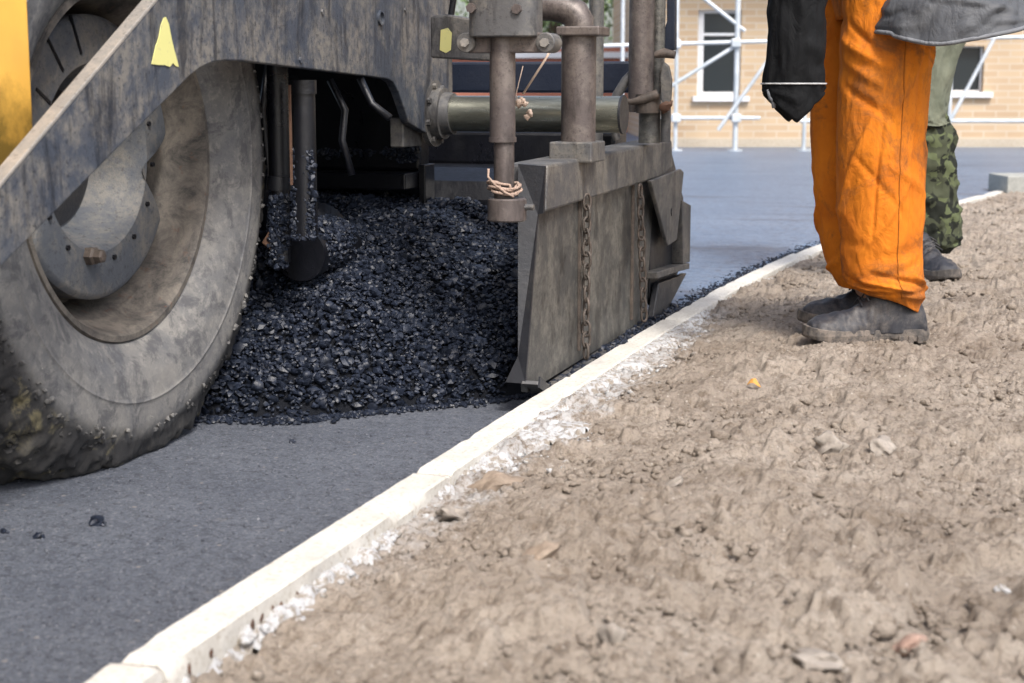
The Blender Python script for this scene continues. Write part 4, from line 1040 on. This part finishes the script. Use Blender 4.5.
# gloved hand: palm and five bent fingers, hanging, fingertips pointing down and back
def hand(wrist, dn, side, out, m, parent, sc=1.):
    """dn: pointing from wrist to fingers; side: thumb side; out: palm normal"""
    wv = Vector(tuple(map(float, wrist))); dn = Vector(dn).normalized(); side = Vector(side).normalized(); out = Vector(out).normalized()
    P_ = lambda a, b_, c_: wv + (dn*a + side*b_ + out*c_)*sc
    pts = [(P_(0, 0, 0), (.026*sc, .020*sc)), (P_(.03, 0, 0), (.030*sc, .017*sc)), (P_(.06, 0, 0), (.034*sc, .015*sc))]
    ed = [(0, 1), (1, 2)]
    me_parts = [('palm', pts, ed)]
    for k, (b0, ln, cu) in enumerate(((.030, .062, .9), (.010, .070, 1.0), (-.011, .066, 1.1), (-.030, .052, 1.2))):
        q = [(P_(.04, b0*.8, 0), .010*sc)]; a_, c_, an = .068, 0., .25
        q.append((P_(a_, b0, c_), .0105*sc))
        for s_, f in ((.45, 1), (.32, .9), (.25, .8)):
            a_ += ln*s_*math.cos(an); c_ += ln*s_*math.sin(an); an += cu*.75; q.append((P_(a_, b0, c_), .0095*f*sc))
        me_parts.append(('f', q, [(i, i+1) for i in range(4)]))
    q = [(P_(.012, .015, .004), .012*sc), (P_(.035, .040, .012), .0115*sc), (P_(.060, .048, .022), .010*sc), (P_(.080, .044, .032), .009*sc)]
    me_parts.append(('t', q, [(0, 1), (1, 2), (2, 3)]))
    b = MB()
    palm = bmesh.ops.create_icosphere(b.bm, subdivisions=3, radius=1)
    for v in palm['verts']:
        c_ = v.co.copy(); v.co = P_(.038+c_.x*.044, c_.y*(.034+.005*c_.x), c_.z*.016)
    for nm, q, ed in me_parts[1:]:
        ps = [p[0] for p in q]; rs = [p[1] for p in q]
        # smooth the chain and round the tip
        PP = []; RR = []
        for i in range(len(ps)-1):
            for k in range(4):
                f = k/4; PP.append(ps[i].lerp(ps[i+1], f)); RR.append((rs[i]*(1-f)+rs[i+1]*f)*(1.0 if 0 < k < 3 else 1.05))
        tip = (ps[-1]-ps[-2]).normalized(); PP += [ps[-1], ps[-1]+tip*rs[-1]*.6, ps[-1]+tip*rs[-1]]; RR += [rs[-1], rs[-1]*.75, rs[-1]*.15]
        b.tube(PP, RR, 12)
    return b.build('glove' if m == 'glove' else 'hand', M[m], parent, smooth=180)
b = MB(); b.tube([A(769, 90, -.14), A(771, 98, -.15), A(777, 104, -.15)], .007, 8); b.tube([A(772, 96, -.15), A(774, 108, -.15)], .005, 8); b.build('drawcord', M['greyhem'], SL, smooth=180)
sp3 = [(A(705, -78, -.16), .05, .05), (A(735, -95, -.16), .055, .055), (A(770, -122, -.15), .06, .06), (A(805, -170, -.12), .068, .06), (A(834, -215, -.07), .075, .07), (A(848, -245, 0), .06, .07)]
np_mesh('sleeve', *join([loft(sp3, [], None, '', None, right, 50, 60, 31)]), M['blackj'], wk)
hand(A(707, -76, -.16), -right*.8+np.array([0, 0, -.6]), fh*1, np.array([0, 0, -1.]), 'glove', wk)
hand(A(732, -56, .32), -right*.8+np.array([0, 0, -.6]), fh*-1, np.array([0, 0, -1.]), 'glove', wk)
# head details above the frame
def face(root, c, faced, sc=1.):
    c = Vector(tuple(map(float, c))); f = Vector(faced).normalized(); s_ = f.cross(Vector((0, 0, 1))).normalized(); u = s_.cross(f)
    b = MB(); g = bmesh.ops.create_icosphere(b.bm, subdivisions=4, radius=1)
    for v in g['verts']:
        x, y, z = v.co; k = 1
        jaw = 1-.28*max(0, -z); nose = .022*math.exp(-((y/.16)**2+((z+.08)/.22)**2)) if x > 0 else 0
        brow = .006*math.exp(-(((z-.22)/.12)**2)) if x > .4 else 0; eye = -.008*math.exp(-(((abs(y)-.36)/.14)**2+((z-.05)/.1)**2)) if x > .4 else 0
        v.co = c + f*(x*.095*(1-.1*max(0, -z))+nose+brow+eye)*sc + s_*y*.076*jaw*sc + u*z*.118*sc
    b.build('head', M['skin'], root, smooth=180)
    b = MB()
    g = bmesh.ops.create_icosphere(b.bm, subdivisions=4, radius=1)
    for v in list(g['verts']):
        x, y, z = v.co
        if z < .15 and x > .1 or z < -.35: v.tag = True
        v.co = c + f*(x*.103-.004)*sc + s_*y*.084*sc + u*(z*.124+.004)*sc
    bmesh.ops.delete(b.bm, geom=[v for v in b.bm.verts if v.tag], context='VERTS'); b.build('hair', M['hair'], root, smooth=180)
    for sg in (-1, 1):
        b = MB(); b.stone(c + s_*sg*.078*sc, .022*sc, 1.3, 2, .1); b.build('ear', M['skin'], root, smooth=180)
        b = MB(); b.stone(c + f*.083*sc + s_*sg*.027*sc + u*.006*sc, .010*sc, 1, 2, 0); b.build('eye', M['piping'], root, smooth=180)
    MB().tube([c+f*.088*sc+s_*a_*.022*sc-u*.055*sc for a_ in (-1, 0, 1)], .004*sc, 8).build('mouth', M['brick_bit'], root, smooth=180)
face(wk, A(806, -330, .1), Vector(-right)*.85+Vector((0, 0, -.5)))

# --- second worker behind, camouflage trousers, sunlit thighs painted as a pale garment
D2 = 5.62; B = lambda x, y, o=0.: atd(x, y, D2+o); pm2 = D2/F
w2 = empty('person', (B(930, 270)[0], B(930, 270)[1], .09))
tag(w2, 'person in camouflage trousers, sunlit thighs made as pale khaki cloth, standing behind the orange trousers', 'person')
hp = B(906, 260); dv2 = right*.30-fh*.95
boot(w2, (hp[0], hp[1], .088), dv2, .30); hp = B(880, 268, .25); boot(w2, (hp[0], hp[1], .088), dv2, .30)
c1_ = [((927, 249), 20), ((931, 236), 26), ((929, 214), 27), ((925, 190), 27), ((924, 160), 28), ((925, 135), 28), ((920, 110), 23), ((918, 70), 23), ((915, 20), 31), ((910, -10), 33)]
g1 = loft([(B(x, y), r*pm2, r*pm2*.85) for (x, y), r in c1_], rfolds(34, .02, .75, 31, .012), None, '', None, right, 110, 90, 40, lambda th: .012*math.sin(2*th), .007)
c2_ = [((890, 246), 20), ((892, 220), 26), ((892, 180), 27), ((894, 130), 28), ((898, 60), 30), ((900, -10), 33)]
g2 = loft([(B(x, y, .22), r*pm2, r*pm2*.85) for (x, y), r in c2_], rfolds(14, .02, .75, 33, .010), None, '', None, right, 70, 70, 44)
np_mesh('trousers', *join([g1, g2]), M['camo'], w2)
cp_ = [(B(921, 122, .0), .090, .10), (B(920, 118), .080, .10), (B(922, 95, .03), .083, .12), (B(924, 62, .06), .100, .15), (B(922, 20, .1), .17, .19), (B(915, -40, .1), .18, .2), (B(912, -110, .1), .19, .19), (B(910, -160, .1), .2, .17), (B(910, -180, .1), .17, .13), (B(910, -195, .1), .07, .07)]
np_mesh('coat_lit_thighs', *join([loft(cp_, rfolds(20, .02, .9, 51, .008), None, '', None, right, 90, 90, 50, lambda th: .012*math.sin(th*2+1), .005)]), M['khaki'], w2)  # pale garment over body; its lower part paints the sunlit trouser thighs
bp = [(B(910, -20, .1), .11), (B(910, -90, .1), .12), (B(910, -150, .1), .13), (B(910, -205, .1), .05), (B(912, -240, .1), .08), (B(921, 40), .07), (B(925, 150), .05), (B(925, 252), .035), (B(898, 40, .2), .07), (B(893, 150, .22), .05), (B(890, 252, .22), .035), (B(890, -165, -.1), .05), (B(885, -90, -.15), .04), (B(895, -25, -.2), .03), (B(925, -165, .3), .05), (B(930, -90, .35), .04), (B(925, -20, .33), .03)]
be = [(0, 1), (1, 2), (2, 3), (3, 4), (0, 5), (5, 6), (6, 7), (0, 8), (8, 9), (9, 10), (2, 11), (11, 12), (12, 13), (2, 14), (14, 15), (15, 16)]
try: skin_body('body', bp, be, M['skin'], w2)
except Exception as ex: print('SKIN', ex)
face(w2, B(914, -238, .1), Vector(dv2))
for nm_, ps in (('sleeve', [(885, -30, -.2), (884, -90, -.16), (890, -150, -.1), (905, -178, 0)]), ('sleeve', [(925, -25, .33), (930, -90, .34), (927, -150, .3), (915, -178, .2)])):
    np_mesh(nm_, *join([loft([(B(*q), .055+.008*i, .055+.008*i) for i, q in enumerate(ps)], [], None, '', None, right, 30, 40, 61)]), M['khaki'], w2)
hand(B(887, -28, -.2), (0, 0, -1), fh*-1, right, 'skin', w2); hand(B(925, -22, .33), (0, 0, -1), fh*-1, -right, 'skin', w2)

# ------------------------------------------------------------------ building, scaffold, background
Db = .695*F/61.
Mb = Matrix(((right[0], fh[0], 0), (right[1], fh[1], 0), (0, 0, 1)))
def W(u, w_, z): return Vector((right[0]*u+fh[0]*w_, right[1]*u+fh[1]*w_, z))
def uz(x, y, D): p = atd(x, y, D); return float(p@right), float(p[2])
def wbox(mb, u0, u1, w0, w1, z0, z1): mb.box(W((u0+u1)/2, (w0+w1)/2, (z0+z1)/2), (abs(u1-u0), abs(w1-w0), abs(z1-z0)), Mb); return mb
m = Mat('buff_brick'); mp = m.vec((1, 1, 1), (0, 0, 0))
sx = m.n('ShaderNodeSeparateXYZ'); m.nt.links.new(m.tc.outputs['Object'], sx.inputs[0])
uu = m.math('ADD', m.math('MULTIPLY', sx.outputs[0], float(right[0]+right[1]*0)), m.math('MULTIPLY', sx.outputs[1], float(right[1])))
cx = m.n('ShaderNodeCombineXYZ'); m.nt.links.new(uu, cx.inputs[0]); m.nt.links.new(sx.outputs[2], cx.inputs[1])
bk = m.n('ShaderNodeTexBrick'); m.nt.links.new(cx.outputs[0], bk.inputs['Vector']); bk.inputs['Scale'].default_value = 1
bk.inputs['Brick Width'].default_value = .26; bk.inputs['Row Height'].default_value = .075; bk.inputs['Mortar Size'].default_value = .008
bk.inputs['Color1'].default_value = (.50, .375, .245, 1); bk.inputs['Color2'].default_value = (.42, .295, .185, 1); bk.inputs['Mortar'].default_value = (.50, .43, .34, 1)
c = m.mix(m.ramp(m.noise(.9, 5, .6), [(.4, 0), (.7, .5)]), bk.outputs[0], (.50, .38, .26)); M['brick'] = m.done(c, .9)
M['white'] = stonemat('white_frame_paint', (.62, .63, .65), (.72, .73, .75)); M['glass'] = Mat('dark_window_glass').done((.012, .018, .022), .25)
m = Mat('galvanised_scaffold'); M['scaf'] = m.done(m.mix(m.ramp(m.noise(4, 3), [(.4, 0), (.6, 1)]), (.40, .44, .47), (.54, .57, .60)), .45, None, .2)
ul = uz(664, 100, Db)[0]; ur = ul+16
wins = [(697, 742, 10, 96), (950, 985, 46, 92)]
hol = []
for x0, x1, y0, y1 in wins:
    a = uz(x0, y1, Db); b_ = uz(x1, y0, Db); hol.append((a[0], b_[0], a[1], b_[1]))
BR = empty('brick_building', tuple(W((ul+ur)/2, Db, 0))); tag(BR, 'buff brick building with white framed windows behind the scaffold', 'building')
mb = MB(); hz_ = 7.0; holes = sorted(hol); cur = ul
for (a, b_, z0, z1) in holes:
    wbox(mb, cur, a, Db, Db+.4, -.05, hz_); wbox(mb, a, b_, Db, Db+.4, -.05, z0); wbox(mb, a, b_, Db, Db+.4, z1, hz_); cur = b_
wbox(mb, cur, ur, Db, Db+.4, -.05, hz_)
wbox(mb, ul, ul+.4, Db+.4, Db+9, -.05, hz_); wbox(mb, ur-.4, ur, Db+.4, Db+9, -.05, hz_); wbox(mb, ul, ur, Db+9, Db+9.4, -.05, hz_)
mb.build('wall', M['brick'], BR)
wbox(MB(), ul-.3, ur+.3, Db-.3, Db+9.7, hz_, hz_+.3).build('roof', M['greystone'], BR)
wbox(MB(), ul+.01, ur-.01, Db-.02, Db-.001, -.05, .14).build('plinth', stonemat('plinth_render', (.4, .34, .26), (.48, .42, .34)), BR)
for (a, b_, z0, z1) in hol:
    f = MB(); t = .045 if z1-z0 > .75 else .02
    wbox(f, a, a+t*1.6, Db+.08, Db+.14, z0, z1); wbox(f, b_-t, b_, Db+.08, Db+.14, z0, z1); wbox(f, a+t*1.6, b_-t, Db+.08, Db+.14, z0, z0+t); wbox(f, a+t*1.6, b_-t, Db+.08, Db+.14, z1-t*.7, z1)
    (wbox(f, a+t*1.6, b_-t, Db+.09, Db+.13, z1-.28, z1-.25) if t > .03 else None)
    fo = f.build('window', M['white'], BR)
    wbox(MB(), a+t*1.6, b_-t, Db+.105, Db+.115, z0+t, z1-t*.7).build('pane', M['glass'], fo)
    wbox(MB(), a-.05, b_+.1, Db-.06, Db+.08, z0-.06, z0-.001).build('sill', M['white'], fo)
wbox(MB(), ul+.41, ur-.41, Db+3, Db+3.1, 0, 6.9).build('inner_wall', M['black'], BR)

# scaffold
Ds = Db-1.0
sc_ = empty('scaffold', tuple(W(uz(737, 100, Ds)[0], Ds, 0))); tag(sc_, 'pale galvanised tube scaffold standing against the brick building', 'scaffold')
def pole(name, x0, y0, x1, y1, D=Ds, r=.021, D1=None):
    a = atd(x0, y0, D); b_ = atd(x1, y1, D1 or D); MB().tube([a, b_], r, 12).build(name, M['scaf'], sc_, smooth=40)
for x, ybot in ((622, 62), (676, 149), (736, 149), (805, 149), (950, 149), (1075, 149)):
    p = atd(x, 100, Ds); MB().tube([(p[0], p[1], .045 if x != 622 else .045), (p[0], p[1], 5.2)], .028 if x in (736,) else .021, 12).build('standard', M['scaf'], sc_, smooth=40)
    if x > 630: MB().tube([(p[0], p[1], .045), (p[0], p[1], .06)], .08, 12).build('base_foot', M['scaf'], sc_, smooth=40)
pole('ledger', 560, 47, 775, 41); pole('ledger', 775, 41.4, 1090, 36); pole('ledger', 655, 118, 760, 118); pole('ledger', 800, 121, 1090, 121)
pole('brace', 668, -30, 745, 31); pole('brace', 737, 45, 655, 96); pole('brace', 790, 30, 718, 130, Ds-.05, .02); pole('brace', 950, 121, 1020, -10)
for q in ((736, 43), (736, 118), (676, 44), (676, 118)):
    c = atd(*q, Ds-.03); MB().box(c, (.1, .08, .09), Mb).build('coupler', M['scaf'], sc_, bevel=.01)
wbox(MB(), uz(600, 0, Ds)[0], uz(1090, 0, Ds)[0], Ds-.1, Ds+.9, 2.9, 2.95).build('deck_board', M['khaki'], sc_)

# low red wall with pale coping, left behind the machine
Dr = 24.; a = uz(420, 62, Dr); b_ = uz(662, 40, Dr)
rw = empty('garden_wall', tuple(W((a[0]+b_[0])/2, Dr, 0))); tag(rw, 'low red brick wall with pale coping behind the machine', 'wall')
M['redwall'] = stonemat('red_brick_wall', (.33, .12, .08), (.42, .18, .12))
wbox(MB(), a[0]-9, b_[0], Dr, Dr+.3, -.05, uz(0, 44, Dr)[1]).build('wall', M['redwall'], rw)
wbox(MB(), a[0]-9, b_[0]+.05, Dr-.06, Dr-.002, uz(0, 58, Dr)[1], uz(0, 52, Dr)[1]).build('coping', M['white'], rw)
# trees beyond
M['leaf'] = (lambda m: m.done(m.mix(m.ramp(m.noise(1.5, 3), [(.35, 0), (.65, 1)]), (.10, .17, .06), (.22, .29, .13)), .7))(Mat('tree_leaves'))
M['bark'] = stonemat('bark', (.08, .06, .045), (.13, .1, .08))
def tree(x, D, h, rad, label, seed):
    rd = np.random.default_rng(seed); u = uz(x, 80, D)[0]; base = W(u, D, 0)
    t = empty('tree', base); tag(t, label, 'tree', 'trees beyond the site')
    mb = MB(); mb.tube([base, base+Vector((.1, 0, h*.3)), base+Vector((.05, .1, h*.75))], [.16, .11, .03], 10)
    for k in range(7):
        a_ = k*.9; mb.tube([base+Vector((.08, .05, h*(.3+.06*k))), base+Vector((math.cos(a_)*rad*.6, math.sin(a_)*rad*.6, h*(.45+.06*k)))], [.05, .015], 6)
    mb.build('trunk', M['bark'], t, smooth=180)
    cs = rd.normal(size=(46, 3)); cs /= np.linalg.norm(cs, axis=1)[:, None]; cs *= rd.uniform(.35, 1, (46, 1))
    n = 2600; c = cs[rd.integers(0, 46, n)]*np.array([rad, rad, h*.38]) + rd.normal(0, .22, (n, 3))*rad*.5
    c += np.array([base.x, base.y, h*.62]); s = .07
    e1 = rd.normal(size=(n, 3)); e1 /= np.linalg.norm(e1, axis=1)[:, None]; e2 = np.cross(e1, rd.normal(size=(n, 3))); e2 /= np.linalg.norm(e2, axis=1)[:, None]
    V = np.stack([c-e1*s, c+e2*s*.5, c+e1*s, c-e2*s*.5], 1).reshape(-1, 3)
    np_mesh('crown', V, np.arange(4*n).reshape(-1, 4), M['leaf'], t, False)
tree(548, 30, 4.8, 1.7, 'green tree beyond the red wall, left of the posts', 1)
tree(632, 33, 5.0, 1.6, 'green tree beyond the red wall, right beside the building', 2)
tree(470, 34, 5.6, 1.9, 'green tree beyond the red wall, furthest left', 3)
